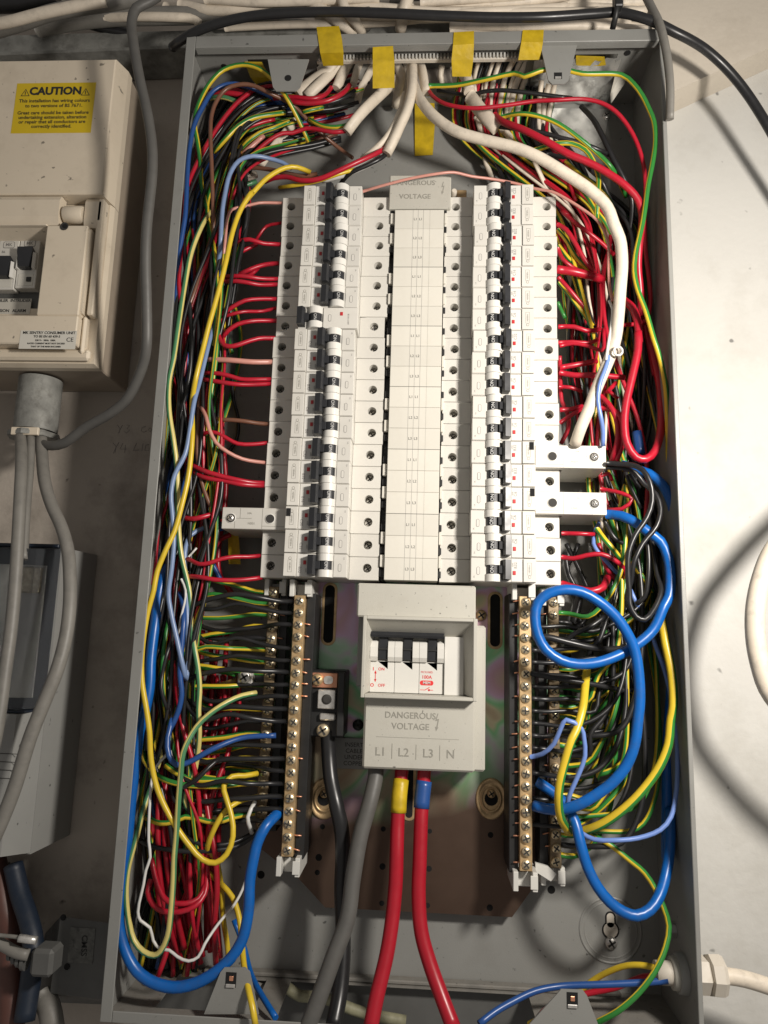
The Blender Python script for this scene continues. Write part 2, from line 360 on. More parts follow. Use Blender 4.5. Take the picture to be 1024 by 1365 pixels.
# holes, keyholes and screws of the back panel and top strip
for px, py, hh, r in ((300, 73, D-30, 2.0), (735, 1186, 3.3, 3.0), (348, 1166, 3.3, 3.0), (836, 60, D-22, 2.2)):
    p = at(px, py, hh); b = MB()
    if hh > 10: b.lathe((p[0], hh, ZT-1.45), [(r*1.3, -.3), (r*1.3, 0)], 'void_black', 14, 'z')
    else: b.lathe((p[0], hh-.05, p[2]), [(r, 0), (r, .12)], 'void_black', 14)
    b.build('fixing_hole', EN)
def keyhole(px, py, s=1.0):
    p = at(px, py, 3.3); k = thing('keyhole_fixing', '', ''); del k['label'], k['category']; k.parent = EN; k.location = (p[0]/1000, -.00335, p[2]/1000)
    b = MB(); b.lathe((0, 0, 0), [(24*s, 0), (23.4*s, .7), (22.6*s, .7), (22*s, .1)], 'enclosure_grey', 40); b.lathe((0, 0, 0), [(20.5*s, 0), (20*s, .35), (19.4*s, .35), (19*s, .15)], 'enclosure_grey', 40); b.build('pressed_ring', k)
    b = MB(); b.lathe((0, .2, 0), [(6.6*s, 0), (6.6*s, .1)], 'void_black', 18); b.prism(rounded(-4, 4, 2, 13.5, 3.9), .2, .3, 'void_black')
    b.lathe((0, .35, .3), [(5.4*s, 0), (5.4*s, .1)], 'nylon_white', 18); b.prism(rounded(-2.8, 2.8, 2, 12.2, 2.7), .35, .45, 'nylon_white'); b.build('keyhole_slot', k)
    sc = screw_head(4.6, 'screw_steel').build('screw', k, (0, .5, -8.5))
keyhole(814, 1240)
# dusty threshold strip along the bottom of the back panel
b = MB(); b.box(-150, 165, 3.4, 12, ZB+1.6, ZB+4.6, 'enclosure_dusty', .8); b.build('bottom_ledge', EN)
# wall void seen through the bottom openings
# toothed grommet strip along the cable entry
g = MB(); g.box(-90, 92, D-24, D-20, ZT-7, ZT-1.6, 'nylon_white', .5)
for k in range(60):
    x = -88+k*3.0; g.box(x, x+1.4, D-20, D-17.6, ZT-6.6, ZT-3, 'clip_white')
g.build('grommet_strip', EN)
# galvanised knockout plate on the upper right of the box
GP = thing('knockout_plate', 'crumpled bright galvanised metal plate behind the upper right cable opening', 'metal plate')
a = at(757, 140, 4); c_ = at(838, 76, 30)
b = MB()
ys = 9; xs = 12; vs = []; fs = []
x0, x1 = 98, 172
for j in range(ys+1):
    for i in range(xs+1):
        x = x0+(x1-x0)*i/xs; h = 6+52*j/ys
        vs.append((x, h, ZT-2.6-1.6*math.sin(x*.21+h*.13)-1.1*math.sin(x*.5-h*.31)-random.random()*.8))
fs = [(j*(xs+1)+i, j*(xs+1)+i+1, (j+1)*(xs+1)+i+1, (j+1)*(xs+1)+i) for j in range(ys) for i in range(xs)]
b.add(vs, fs, 'galvanised', True); b.build('sheet', GP)
b = MB(); q = [at(x, y, 3.5) for x, y in ((720, 145), (812, 146), (806, 185), (775, 215), (716, 205))]
b.prism([(p[0], p[2]) for p in q], 3.4, 4.4, 'galvanised'); b.build('plate_flap', GP)
p = at(808, 152, 5); screw_head(3.2, 'screw_steel').build('screw', GP, (p[0], 4.4, p[2]-2))
q = [at(x, y, 40) for x, y in ((824, 73), (836, 82), (838, 98), (832, 112), (816, 134), (812, 130), (818, 108), (822, 92))]
b = MB(); b.add([(p[0], 40+random.uniform(-4, 4), p[2]) for p in q], [tuple(range(len(q)))], 'paper_white'); 
b2 = b.build('torn_paper_seal'); tag(b2, 'torn white paper scrap at the edge of the galvanised plate', 'paper scrap'); md = b2.modifiers.new('s', 'SOLIDIFY'); md.thickness = .0005
# iron strip behind and above the box
b = MB(); 
l0, l1, r0, r1 = at(60, 76, 34), at(60, 46, 34), at(800, 46, 34), at(800, 25, 34)
def ext(a, c, x): return a[2]+(c[2]-a[2])*(x-a[0])/(c[0]-a[0])
b.hull([(x, h, ext(p, q, x)) for x in (-620, 203) for p, q in ((l0, r0), (l1, r1)) for h in (2, 34)], 'galvanised_dull')
b.hull([(x, h, ext(p, q, x)+d) for x in (-620, 203) for p, q, d in ((l0, r0, 0), (l0, r0, 3)) for h in (34.1, 38)], 'galvanised_dull')
tag(b.build('steel_channel'), 'dull galvanised steel channel running across the wall above the box', 'steel channel')
#%%PLATE
# ---------------------------------------------------------------- passivated mounting plate
PL = thing('mounting_plate', 'iridescent yellow passivated steel mounting plate behind the breakers', 'mounting plate')
b = MB(); b.prism([(-115, 336), (116, 336), (116, -205), (84, -248), (-58, -248), (-80, -228), (-115, -205)], 13, 15, 'plate'); b.build('plate_sheet', PL)
def slot(px, py0, py1, w=8):
    t = at(px, py0, 15); q = at(px-(4 if px < 500 else -2), py1, 15); x = (t[0]+q[0])/2
    o = MB().prism(rounded(x-w/2-2, x+w/2+2, q[2]-2, t[2]+2, w/2+1.5), 15.02, 15.9, 'brass').build('slot_lip', PL)
    MB().prism(rounded(x-w/2, x+w/2, q[2], t[2], w/2-.1), 15.95, 16.05, 'void_black').build('slot_hole', o)
slot(441, 780, 857); slot(659, 792, 862); slot(545, 1020, 1090, 5.5)
for px, py in ((432, 1065), (655, 1065)):
    p = at(px, py, 16); k = bpy.data.objects.new('dimple_fixing', None); COL.objects.link(k); k.parent = PL; k.location = (p[0]/1000, -.0151, p[2]/1000)
    b = MB(); b.lathe((0, 0, 0), [(13.5, 0), (13, 1.2), (11.8, 1.4), (10.6, .4), (9.2, .3), (8.7, 1.2), (7.6, 1.2), (7.2, .2)], 'brass', 32)
    for v in range(len(b.v)): x, h, z = b.v[v]; b.v[v] = (x*.9, h, z*1.15)
    b.build('pressed_ring', k)
    b = MB(); b.lathe((0, .5, 0), [(5.2, 0), (5.2, .1)], 'void_black', 16); b.build('keyhole_slot', k)
    screw_head(3.3, 'brass').build('screw', k, (0, .6, 4))
for px, py, r in ((430, 1102, 2), (425, 1143, 2.6), (423, 1163, 2), (511, 1105, 2), (510, 1155, 2.4), (509, 1204, 2), (573, 1108, 1.8), (572, 1158, 2.2), (570, 1207, 2), (654, 1113, 2.2), (653, 1210, 2.4)):
    p = at(px, py, 15); MB().lathe((p[0], 15.05, p[2]), [(r, 0), (r, .08)], 'void_black', 12).build('screw_hole', PL)
# ---------------------------------------------------------------- circuit breakers
def mesh_of(b, name='part', recalc=True):
    o = b.build(name, recalc=recalc); me = o.data; bpy.data.objects.remove(o); return me
Z9 = 8.86
def body_mesh(toggle_left=False, inner=47):
    b = MB()
    b.box(-24, 24, 20, 70.6, -Z9, Z9, 'breaker_white', .35)
    b.box(-45, -24.2, 20, 44, -Z9, Z9, 'breaker_white'); b.box(24.2, inner, 20, 44, -Z9, Z9, 'breaker_white')
    for x0, x1, cx in ((-45, -24.1, -37.4), (24.1, inner, 38 if inner > 46 else 36)):
        b.holed(x0+.3, x1-.1, -Z9+.3, Z9-.3, 55, cx, 0.4, 3.5, 10, 'breaker_white')
        for z0, z1, s_ in ((-Z9, -Z9+.3, 1), (Z9-.3, Z9, -1)):
            za, zb = (z0, z1) if s_ > 0 else (z1, z0)
            b.add([(x0, 44, za), (x1, 44, za), (x1, 54.7, za), (x0, 54.7, za), (x0+.3, 55, zb), (x1-.1, 55, zb)], [(0, 1, 2, 3), (3, 2, 5, 4)], 'breaker_white')
        for x, xi in ((x0, x0+.3), (x1, x1-.1)):
            b.add([(x, 44, -Z9), (x, 44, Z9), (x, 54.7, Z9), (x, 54.7, -Z9), (xi, 55, Z9-.3), (xi, 55, -Z9+.3)], [(0, 1, 2, 3), (3, 2, 4, 5)], 'breaker_white')
    return mesh_of(b, 'breaker_body')
BODY = body_mesh(); BODY_S = body_mesh(inner=44.5)
def arc(cx, ch, r, a0, a1, n): return [(cx+r*math.cos(math.radians(a0+(a1-a0)*k/n)), ch+r*math.sin(math.radians(a0+(a1-a0)*k/n))) for k in range(n+1)]
def guard_mesh(cx=7.3):
    b = MB()
    for z0, z1 in ((-Z9, -3.35), (3.35, Z9)): b.prism_z(arc(cx, 69, 6.3, 8, 172, 14), z0, z1, 'breaker_panel', False)
    return mesh_of(b, 'toggle_guard')
def drum_mesh(cx=7.3): return mesh_of(MB().prism_z(arc(cx, 69, 5.5, 5, 175, 12), -3.3, 3.3, 'toggle_black'), 'toggle_drum')
def handle_mesh(x0=-5.2, x1=1.0):
    b = MB(); b.hull([(x0+.8, 70.6, -7.6), (x1, 70.6, -7.6), (x0+.8, 70.6, 7.6), (x1, 70.6, 7.6), (x0+.2, 77.8, -7.2), (x1-1.8, 79, -7.2), (x0+.2, 77.8, 7.2), (x1-1.8, 79, 7.2), (x1-.2, 76.5, -7.3), (x1-.2, 76.5, 7.3)], 'toggle_black')
    b.box(x1-.6, x1+3, 70.6, 75.6, -3.1, 3.1, 'toggle_black', .4)
    return mesh_of(b, 'toggle_handle')
GUARD, DRUM, HANDLE = guard_mesh(), drum_mesh(), handle_mesh()
def panel(x0, x1, h, m='breaker_panel', z=8.5, z0=None): return mesh_of(MB().box(x0, x1, 70.7, h, -z if z0 is None else z0, z, m, .2), 'label_panel')
b = MB(); b.box(-23.9, -14.6, 70.7, 72.2, -8.6, 8.6, 'breaker_white', .25)
for x0, x1, z0, z1 in ((-20.6, -17.6, -5.6, -5.4), (-20.6, -17.6, 3.4, 3.6), (-20.7, -20.5, -5.6, 3.6), (-17.7, -17.5, -5.6, 3.6)): b.box(x0, x1, 72.15, 72.28, z0, z1, 'emboss_grey')
b.lathe((-19.1, 72.15, 4.9), [(1.2, 0), (1.2, .12)], 'emboss_grey', 10); b.lathe((-19.1, 72.2, 4.9), [(.85, 0), (.85, .12)], 'breaker_white', 10)
PA = mesh_of(b, 'label_panel'); PB = panel(-14.0, -5.8, 71.1); PC = panel(13.9, 23.9, 71.2, 'breaker_white')
IND = mesh_of(MB().box(-1.1, 1.1, 0, .5, -1.5, 1.5, 'indicator_red', .15), 'indicator')
def ovalring(L, W):
    b = MB(); b.prism(rounded(-W, W, -L, L, W*.95), 0, .14, 'print_grey'); b.prism(rounded(-W+.3, W-.3, -L+.3, L-.3, W*.95-.3), .02, .2, 'breaker_white'); return mesh_of(b, 'logo_outline')
OVAL = ovalring(3.0, 1.25)
SCREW = mesh_of(screw_head(3.1, 'screw_steel'), 'terminal_screw'); SCREW_L = mesh_of(screw_head(3.0, 'screw_steel', ang=.2), 'terminal_screw')
SMALLWIN = mesh_of(MB().box(-1.6, 1.6, 0, .5, -3, 3, 'void_black'), 'flag_window')
GL = 'circuit breakers of the left column'; GR = 'circuit breakers of the right column'
RR = ['C32', 'B32', 'B32', 'B32', 'C16', 'C16', 'C6', 'C32', 'C6', 'C6', 'C6', 'C6', 'B32', 'B32', 'C6', 'C6', 'C6', 'B32']
def breaker(side, i):
    zc = 324-9-18*i; left = side == 'left'
    jx = random.uniform(-.5, .5) + ((.5 if i < 6 else -.4) if left else 0)
    X = (-69.6 if left else 70.7)+jx; rot = 0 if left else math.pi
    lab = {'left': 'left column', 'right': 'right column'}[side]
    if left and i == 6:
        t = thing('circuit_breaker', 'odd breaker with its toggle at the far left, seventh down left column', 'circuit breaker', (X+1, 0, zc), GL)
        inst(BODY_S, 'body', t, (0, 0, 0)); s_ = -22.5
        inst(GUARD, 'toggle_guard', t, (-17.5, 0, 0)); inst(DRUM, 'toggle_drum', t, (-17.5, 0, 0)); inst(HANDLE, 'toggle', t, (-19, -.4, 0))
        inst(mesh_of(MB().box(-3.6, 24, 70.7, 72, -8.7, 8.7, 'breaker_white', .25)), 'label_panel', t, (0, 0, 0))
        inst(OVAL, 'logo_outline', t, (1.6, 72, 0)); inst(IND, 'test_button', t, (11, 72, 3.5))
        text('BS EN 61009', 1.7, 'print_grey', t, (16.5, 72.1, -1), math.pi/2); text('ON', 3.4, 'print_white', t, (-9.8, 74.6, 0), math.pi/2)
        for x in (-37.4, 36): inst(SCREW_L, 'terminal_screw', t, (x, 49, .4))
        MB().hull([(44.8, 40, -9), (48, 40, -9), (44.8, 54, -8), (47, 52, -8), (44.8, 40, -4), (47, 40, 7), (44.8, 50, -3), (45.4, 50, 7)], 'black_plastic').build('contact_tongue', t)
        return
    extra = ''
    if left and i == 15: extra = ', with an auxiliary block outside it'
    if not left and i == 12: extra = ', with the upper auxiliary block outside it'
    if not left and i == 14: extra = ', with the lower auxiliary block outside it'
    name = {0: 'white breaker at the very top of the %s column', 17: 'white breaker at the very bottom of the %s column'}.get(i)
    label = (name % side) if name else 'white breaker, %s down the %s' % (ORD[i], lab)
    t = thing('circuit_breaker', label+extra, 'circuit breaker', (X, 0, zc), GL if left else GR, rot)
    inst(BODY, 'body', t, (0, 0, 0)); inst(GUARD, 'toggle_guard', t, (0, 0, 0)); inst(DRUM, 'toggle_drum', t, (0, 0, 0)); inst(HANDLE, 'toggle', t, (0, 0, 0))
    inst(PA, 'label_panel', t, (0, 0, 0)); inst(PB, 'label_panel', t, (0, 0, 0)); inst(PC, 'label_panel', t, (0, 0, 0))
    inst(IND, 'indicator', t, (-8.0, 71.1, 2)); inst(OVAL, 'logo_outline', t, (18.6, 71.2, -1.4 if left else 1))
    text('ON', 3.6, 'print_white', t, (8.6, 74.55, 0), math.pi/2)
    text('1A', 1.7, 'print_grey', t, (21.6, 71.25, 5.6), math.pi/2)
    r = RR[i] if not left else ['B32', 'B32', 'C16', 'B16', 'C32', 'B6', '', 'C16', 'B32', 'B32', 'C6', 'B6', 'C32', 'B32', 'B16', 'C20', 'C32', 'B32'][i]
    text(r, 3.1, 'print_grey', t, (-9.0 if not left else -11.6, 71.15, -3.6), math.pi/2)
    text('6000', 1.5, 'print_grey', t, (-6.9, 71.15, -4), math.pi/2)
    text('MEMERA', 1.6, 'emboss_grey', t, (-19.1, 72.3, -1), math.pi/2)
    for x in (-37.4, 38): inst(SCREW, 'terminal_screw', t, (x, 45.2 + (2.5 if left and i == 15 else 0), .4))
    if extra: inst(SMALLWIN, 'flag_window', t, (-21.5, 72.3, 4 if left else -5))
for i in range(18): breaker('left', i); breaker('right', i)
def aux(side, x0, x1, z0, z1, label):
    t = thing('auxiliary_block', label, 'auxiliary block', ((x0+x1)/2, 0, (z0+z1)/2), 'auxiliary blocks beside the breakers')
    w2, zz = (x1-x0)/2, (z1-z0)/2; s_ = 1 if side == 'right' else -1
    b = MB(); b.box(-w2, w2, 55.3, 63, -zz, zz, 'breaker_white', .4)
    xo0, xo1 = (-w2+21.5, w2) if s_ > 0 else (-w2, w2-22)
    b.box(xo0+.2, xo1-.2, 12, 55.2, -zz+.1, zz-.1, 'breaker_white'); b.build('body', t)
    for x, m in (((-w2+13, 'void_black'), (w2-9, 'screw_steel')) if s_ > 0 else ((-w2+7, 'screw_steel'), (w2-15, 'void_black'))):
        b = MB(); b.lathe((0, 0, 0), [(4.0, 0), (4.0, .3), (3.4, .3)], 'breaker_panel', 18); b.lathe((0, .05, 0), [(3.4, 0), (3.4, .35)], 'groove_dark', 16)
        o = b.build('terminal_hole', t, (x, 63, 0))
        if m == 'screw_steel': inst(mesh_of(screw_head(2.5, 'screw_steel')), 'terminal_screw', o, (0, .1, 0))
    b = MB()
    for xa, xb, za, zb in ((-w2+21, -w2+21.3, -zz+.5, zz-.5), (3, w2-1, -.2, .1), (12, 12.3, 0, zz-.6), (16, 16.3, -zz+.6, 0), (-w2+4, -w2+21, -zz+2.4, -zz+2.7)): b.box(xa*s_, xb*s_, 63, 63.12, za, zb, 'emboss_grey')
    b.build('moulded_seam', t)
    text('HS01', 2.6, 'emboss_grey', t, (3*s_, 63.1, -4), 0); text('10A', 2.2, 'emboss_grey', t, (5*s_, 63.1, 4), 0)
p, q = at(713.7, 593, 63), at(808.3, 624.5, 63); aux('right', p[0], q[0], q[2], p[2], 'upper of the two white auxiliary blocks jutting out to the right of the breakers')
p, q = at(713.7, 655, 63), at(809, 686.5, 63); aux('right', p[0], q[0], q[2], p[2], 'lower of the two white auxiliary blocks jutting out to the right of the breakers')
p, q = at(297, 676, 63), at(385, 706.5, 63); aux('left', p[0], q[0], q[2], p[2], 'white auxiliary block jutting out to the left of the breakers')

# ---------------------------------------------------------------- busbar cover between the two columns
BC = thing('busbar_cover', 'long cream busbar cover with printed phase labels between the two breaker columns', 'busbar cover')
b = MB(); b.box(-18.2, 22.6, 40, 59, .3, 309, 'cover_cream', .5); b.build('cover_body', BC)
tile = mesh_of(MB().box(-18.1, 22.5, 59.05, 60, -8.5, 8.5, 'cover_cream', .22), 'phase_tile')
tilec = mesh_of(MB().box(-3.05, -2.85, 60, 60.08, -8.45, 8.45, 'print_grey').box(1.2, 1.4, 60, 60.08, -8.45, 8.45, 'print_grey').box(5.6, 5.8, 60, 60.08, -8.45, 8.45, 'print_grey').box(11, 11.15, 60, 60.06, -8.45, 8.45, 'emboss_grey'), 'printed_lines')
for i in range(18):
    z = 309-8.57-i*(308.7/18)
    t = inst(tile, 'phase_tile', BC, (0, 0, z)); inst(tilec, 'printed_lines', t, (0, 0, 0))
    for dx_ in (-.9, 3.5): text('L%d' % (i % 3+1) if i else 'L1', 3.0, 'print_black', t, (dx_, 60.05, 0))
    if i % 3 == 2: MB().box(-18.1, 22.5, 59.9, 60.1, -8.68, -8.48, 'print_black').build('printed_rule', t)
for s_, x0, x1 in ((-1, -22.2, -18.4), (1, 22.8, 25.2)):
    b = MB(); b.box(x0, x1, 20, 50, .5, 318, 'black_plastic'); b.build('busbar_channel', BC)
    for i in range(18):
        z = 312-18*i; b = MB(); b.box(x0+.2, x1-.1, 50, 56, z-3, z+2.2, 'black_plastic', .3); b.build('contact_finger', BC)
        if i % 3 != 2: MB().box(x0+.3, x1-.2, 50, 57.2, z-13.5, z-4.2, 'cover_cream', .3).build('spacer', BC)
US = thing('upper_terminal_cover', 'small grey cover with upside-down danger lettering above the busbar cover', 'cover', (0, 0, 0))
b = MB(); b.box(-23.6, 28.2, 14, 58.8, 311, 342, 'switch_grey', .8); b.build('cover_body', US)
p = at(553, 244, 59); q = at(555, 262, 59); text('DANGEROUS', 6.0, 'emboss_grey', US, (p[0]-1, 58.9, p[2]), ext=.15, bold=.04); text('VOLTAGE', 6.0, 'emboss_grey', US, (q[0]-1, 58.9, q[2]), ext=.15, bold=.04)
def bolt(parent, x, h, z, s, flip=1, m='emboss_grey'):
    pts = [(0, 6), (-1.6, .4), (.2, .9), (-.7, -4.4), (-1.6, -3.6), (-.9, -7), (.9, -4.2), (.2, -4.2), (1.3, 2.2), (-.5, 1.7), (.7, 6)]
    MB().prism([(x+flip*a*s, z+flip*c*s) for a, c in pts], h, h+.15, m).build('voltage_flash', parent)
bolt(US, 21.5, 58.8, 330, .9, 1)
b = MB(); b.box(29, 42, 12, 44, 314, 338, 'brass', .6); b.build('busbar_end', US); b = MB(); b.lathe((31, 45, 330), [(2.4, 0), (2.4, 9), (1.8, 10)], 'nylon_white', 14); b.build('nylon_peg', US)

# ---------------------------------------------------------------- main switch
MS = thing('main_switch', 'grey main isolator switch with black ganged toggle in a hooded window below the breakers', 'main switch')
sw = 'switch_grey'
b = MB(); b.box(-37.5, 51.2, 22, 66, -28.2, -3, sw, 1.2); b.build('upper_cover', MS)
b = MB(); b.box(-29.5, 59.5, 22, 58, -137, -32, sw, 1.6); b.box(-29.5, 51.5, 58, 66, -136.5, -84, sw, 1.5); b.box(-37.5, -29.6, 22, 48, -80, -28, 'unit_grey', .6); b.build('lower_cover', MS)
fx0, fx1, fz0, fz1 = -31.5, 51.8, -86, -27.6
b = MB()
for (x0, x1, z0, z1) in ((fx0, fx0+2.6, fz0, fz1), (fx1-3, fx1, fz0, fz1), (fx0+2.6, fx1-3, fz1-2.4, fz1), (fx0+2.6, fx1-3, fz0, fz0+2.6)): b.box(x0, x1, 40, 78, z0, z1, sw, .45)
b.build('window_frame', MS)
ix0, ix1, iz0, iz1 = fx0+2.6, fx1-3, fz0+2.6, fz1-2.4
b = MB()
def quad(b, p, m): b.add(p, [(0, 1, 2, 3)], m)
quad(b, [(ix0, 76.5, iz1), (ix1, 76.5, iz1), (ix1-8, 60, iz1-11), (ix0+4, 60, iz1-11)], sw)
quad(b, [(ix1, 76.5, iz1), (ix1, 76.5, iz0), (ix1-6, 60, iz0+1), (ix1-8, 60, iz1-11)], sw)
quad(b, [(ix0, 76.5, iz1), (ix0, 76.5, iz0), (ix0+2.6, 60, iz0+1), (ix0+4, 60, iz1-11)], sw)
b.build('window_bevel', MS)
b = MB(); b.box(ix0, ix1, 42, 44, iz0, iz1, 'void_black'); b.build('window_back', MS)
sx0 = -26.5; pw = 18.3
for k in range(3):   # three pole faces, a stepped white housing each
    x = sx0+k*pw
    b = MB(); b.box(x+.1, x+pw-.1, 45, 61, -83, -60, 'breaker_panel', .3)
    for xa, xb in ((.1, 5.7), (13.3, pw-.1)): b.hull([(x+u, h, z) for u in (xa, xb) for h, z in ((45, -60), (63, -60.2), (65, -57), (65, -50), (62, -46), (56, -43.5), (45, -43))], 'breaker_panel')
    b.hull([(x+5.7, 61, -60.5), (x+13.3, 61, -60.5), (x+13.3, 61, -66), (x+5.7, 58, -60.5), (x+13.3, 58, -60.5), (x+13.3, 58, -66)], 'breaker_panel')
    o = b.build('switch_pole', MS)
    b = MB(); b.box(x+6.0, x+13.1, 50, 63, -59.5, -40, 'toggle_black', .8); b.build('toggle_finger', MS)
    MB().box(x+5.9, x+13.2, 58, 64, -52, -50.5, 'black_plastic', .2).build('toggle_rib', MS)
b = MB(); b.hull([(x, h, z) for x in (sx0+.4, sx0+54.6) for h, z in ((56, -43), (66.5, -42.6), (67.5, -41), (65.5, -38.6), (56, -38.3))], 'toggle_black'); b.build('toggle_bar', MS)
b = MB(); b.box(sx0+55.1, sx0+69.5, 45, 63.2, -83.4, -41, 'breaker_panel', .4); b.hull([(sx0+69.6, h, z) for h in (45, 62.8) for z in (-83.2, -42)] + [(sx0+73, h, z) for h in (45, 58) for z in (-83, -42.6)], 'cover_cream'); b.build('blanking_module', MS)
text('I', 3.4, 'print_red', MS, (sx0+2.6, 61.1, -66.2), bold=.08); text('ON', 3.0, 'print_red', MS, (sx0+8.6, 61.1, -66.2), bold=.03)
text('O', 3.4, 'print_red', MS, (sx0+2.0, 61.1, -78), bold=.08); text('OFF', 3.0, 'print_red', MS, (sx0+9, 61.1, -78), bold=.03)
b = MB(); b.box(sx0+4.0, sx0+4.5, 61, 61.1, -74, -69, 'print_red'); b.prism([(sx0+3.3, -69.4), (sx0+5.2, -69.4), (sx0+4.25, -67.2)], 61, 61.1, 'print_red'); b.prism([(sx0+3.3, -73.6), (sx0+4.25, -75.8), (sx0+5.2, -73.6)], 61, 61.1, 'print_red'); b.build('printed_arrow', MS)
x = sx0+2*pw+8
text('MCX100D', 2.0, 'print_red', MS, (x-2.2, 61.1, -67.4)); text('100A', 3.5, 'print_red', MS, (x-2.2, 61.1, -71), bold=.05)
b = MB(); b.prism(rounded(x-7.2, x+2.8, -76.9, -73.4, 1.6), 61, 61.08, 'print_red'); b.build('printed_badge', MS); text('MEM', 2.7, 'print_white', MS, (x-2.2, 61.2, -75.1), bold=.07)
b = MB(); b.box(x-7, x-3.6, 61, 61.1, -80.4, -80.0, 'print_red'); b.box(x-.6, x+2.6, 61, 61.1, -80.4, -80.0, 'print_red'); b.prism([(x-3.8, -80.2), (x-3.3, -80.5), (x+.2, -78.4), (x-.1, -78)], 61, 61.1, 'print_red'); b.lathe((x-.4, 61, -80.2), [(.8, 0), (.8, .1)], 'print_red', 10); b.build('printed_symbol', MS)
text('DANGEROUS', 6.2, 'emboss_grey', MS, (4.5, 66.1, -98.5), bold=.04, ext=.15); text('VOLTAGE', 6.2, 'emboss_grey', MS, (4.8, 66.1, -106.2), bold=.04, ext=.15); bolt(MS, 24.2, 66, -102, .95, 1)
MB().box(-20, 40, 66, 66.1, -114.2, -113.9, 'emboss_grey').build('moulded_line', MS)
for tx, x in (('L1', -16.5), ('L2', .2), ('L3', 18), ('N', 34)): text(tx, 8.2, 'emboss_grey', MS, (x, 66.1, -124.5), bold=.05, ext=.15)
for x in (-8.2, 9.2, 26.3): MB().box(x-.25, x+.25, 66, 66.15, -129, -118.5, 'emboss_grey').build('moulded_line', MS)

# ---------------------------------------------------------------- terminal bars
BS = [mesh_of(screw_head(3.5, 'screw_brass', ang=a), 'terminal_screw') for a in (.2, .7, 1.1, 1.5)]
def termbar(label, X, w, h, z0, z1, n, m='brass', skip=0, clips=True, group='terminal bars', carrier=True):
    t = thing('terminal_bar', label, 'terminal bar', (0, 0, 0), group)
    b = MB(); b.box(X-w/2, X+w/2, h-7.5, h, z1, z0, m, .4); b.build('brass_bar', t)
    if carrier:
        s_ = 1 if X < 0 else -1
        MB().box(X+s_*(w/2+.3), X+s_*(w/2+7), 18, h-6, z1-3, z0+2, 'black_plastic', .5).build('bar_carrier', t)
        for k in range(n):
            if random.random() < .6:
                z = z0-4-(z0-z1-8)*k/(n-1); MB().tube([(X+s_*w*.3, h-4, z+1), (X+s_*(w/2+3+random.random()*2.5), h-3.6, z+random.uniform(-.6, 1))], .55, 'copper', 6).build('copper_strand', t)
    for k in range(n):
        z = z0-4.5-(z0-z1-9)*k/(n-1)
        inst(random.choice(BS), 'terminal_screw', t, (X+random.uniform(-.3, .3), h-random.uniform(0, 1.2), z), random.uniform(0, 1.5))
    return t
p = at(398, 802, 58)
TBs = [termbar('front brass neutral bar below the left breaker column', -82.3, 8.6, 58, -13, -201, 21),
       termbar('front brass neutral bar below the right breaker column', 88.8, 8.8, 58, -9, -203, 22),
       termbar('rear earth bar at the left side, behind the front neutral bar', -105.5, 8, 44, -6, -186, 20, 'brass_tarnished_shaded'),
       termbar('rear earth bar at the right side, behind the front neutral bar', 112.2, 8, 44, -8, -204, 21, 'brass_tarnished_shaded')]
def clip(parent, X, z, up, h):
    b = MB(); s_ = 1 if up else -1
    b.box(X-9, X-5.4, h-34, h+3, z, z+s_*13, 'clip_white', .4); b.box(X+4.6, X+8.2, h-34, h+3, z, z+s_*13, 'clip_white', .4); b.box(X-5.4, X+4.6, h-34, h-9, z+s_*3, z+s_*13, 'clip_white', .4)
    b.box(X+3, X+8.2, h+3, h+4, z+s_*2, z+s_*11, 'clip_white', .2)
    return b.build('end_clip', parent)
clip(TBs[0], -81.5, -1, False, 56); clip(TBs[1], 88, 1, False, 56); clip(TBs[0], -80.5, -201, False, 57); clip(TBs[1], 88.5, -203, False, 57)
b = MB(); b.prism([(97, -206), (108, -212), (112, -207), (106, -202), (97, -200)], 44, 47, 'clip_white'); b.build('clip_foot', TBs[1])
clip(TBs[3], 112, -2, False, 42); clip(TBs[2], -104, 0, False, 42).scale = (1, 1, 1)
b = MB(); b.box(106, 120, 20, 40, -12, -2, 'clip_white', .5); b.build('end_block', TBs[3]); clip(TBs[3], 111, -204, False, 38)
# heavy earth clamp on the rear left bar
p = at(325, 903, 52); EC = thing('earth_clamp', 'square steel earth clamp with a cross-head screw beside the rear left bar', 'earth clamp', (p[0], 0, p[2]))
MB().box(-6, 6, 36, 48, -7, 6, 'screw_steel', 1).build('clamp_body', EC); MB().box(6.3, 22, 34, 42, -4, 4, 'black_plastic', .6).build('clamp_arm', EC); screw_head(4.8, 'screw_steel').build('screw', EC, (0, 48, 0))
# neutral link block
NL = thing('neutral_block', 'black neutral terminal block with brass plates and a fat black cable', 'terminal block')
p0, p1 = at(413, 893, 50), at(457, 985, 50); x0, x1, zt, zb = p0[0], p1[0]-1, p0[2], p1[2]
b = MB(); b.box(x0, x1+1, 16, 44, zb, zt, 'black_plastic', 1); b.box(x1-4, x1+1, 44, 52, zb+2, zt-1, 'black_plastic', .6); b.build('moulding', NL)
MB().box(x0+.5, x1-5, 44.2, 47, zt-13, zt-2, 'copper', .5).build('copper_plate', NL)
p = at(423, 906, 48); screw_head(4.6, 'brass').build('screw', NL, (p[0], 47, p[2])); MB().prism(rounded(p[0]+5, p[0]+12, p[2]-3, p[2]+3, 2.5), 47, 48, 'screw_steel').build('washer', NL)
p = at(436, 932, 48); MB().box(p[0]-7, p[0]+6.5, 44, 50, p[2]-7, p[2]+7, 'screw_steel', .6).build('clamp_plate', NL); MB().lathe((p[0], 50, p[2]), [(3.8, 0), (3.8, .5), (2, .5)], 'groove_dark', 14).build('socket_screw', NL)
p = at(436, 955, 48); MB().box(p[0]-6, p[0]+6.5, 44, 48, p[2]-3, p[2]+2, 'screw_steel', 1).build('clamp_bar', NL)
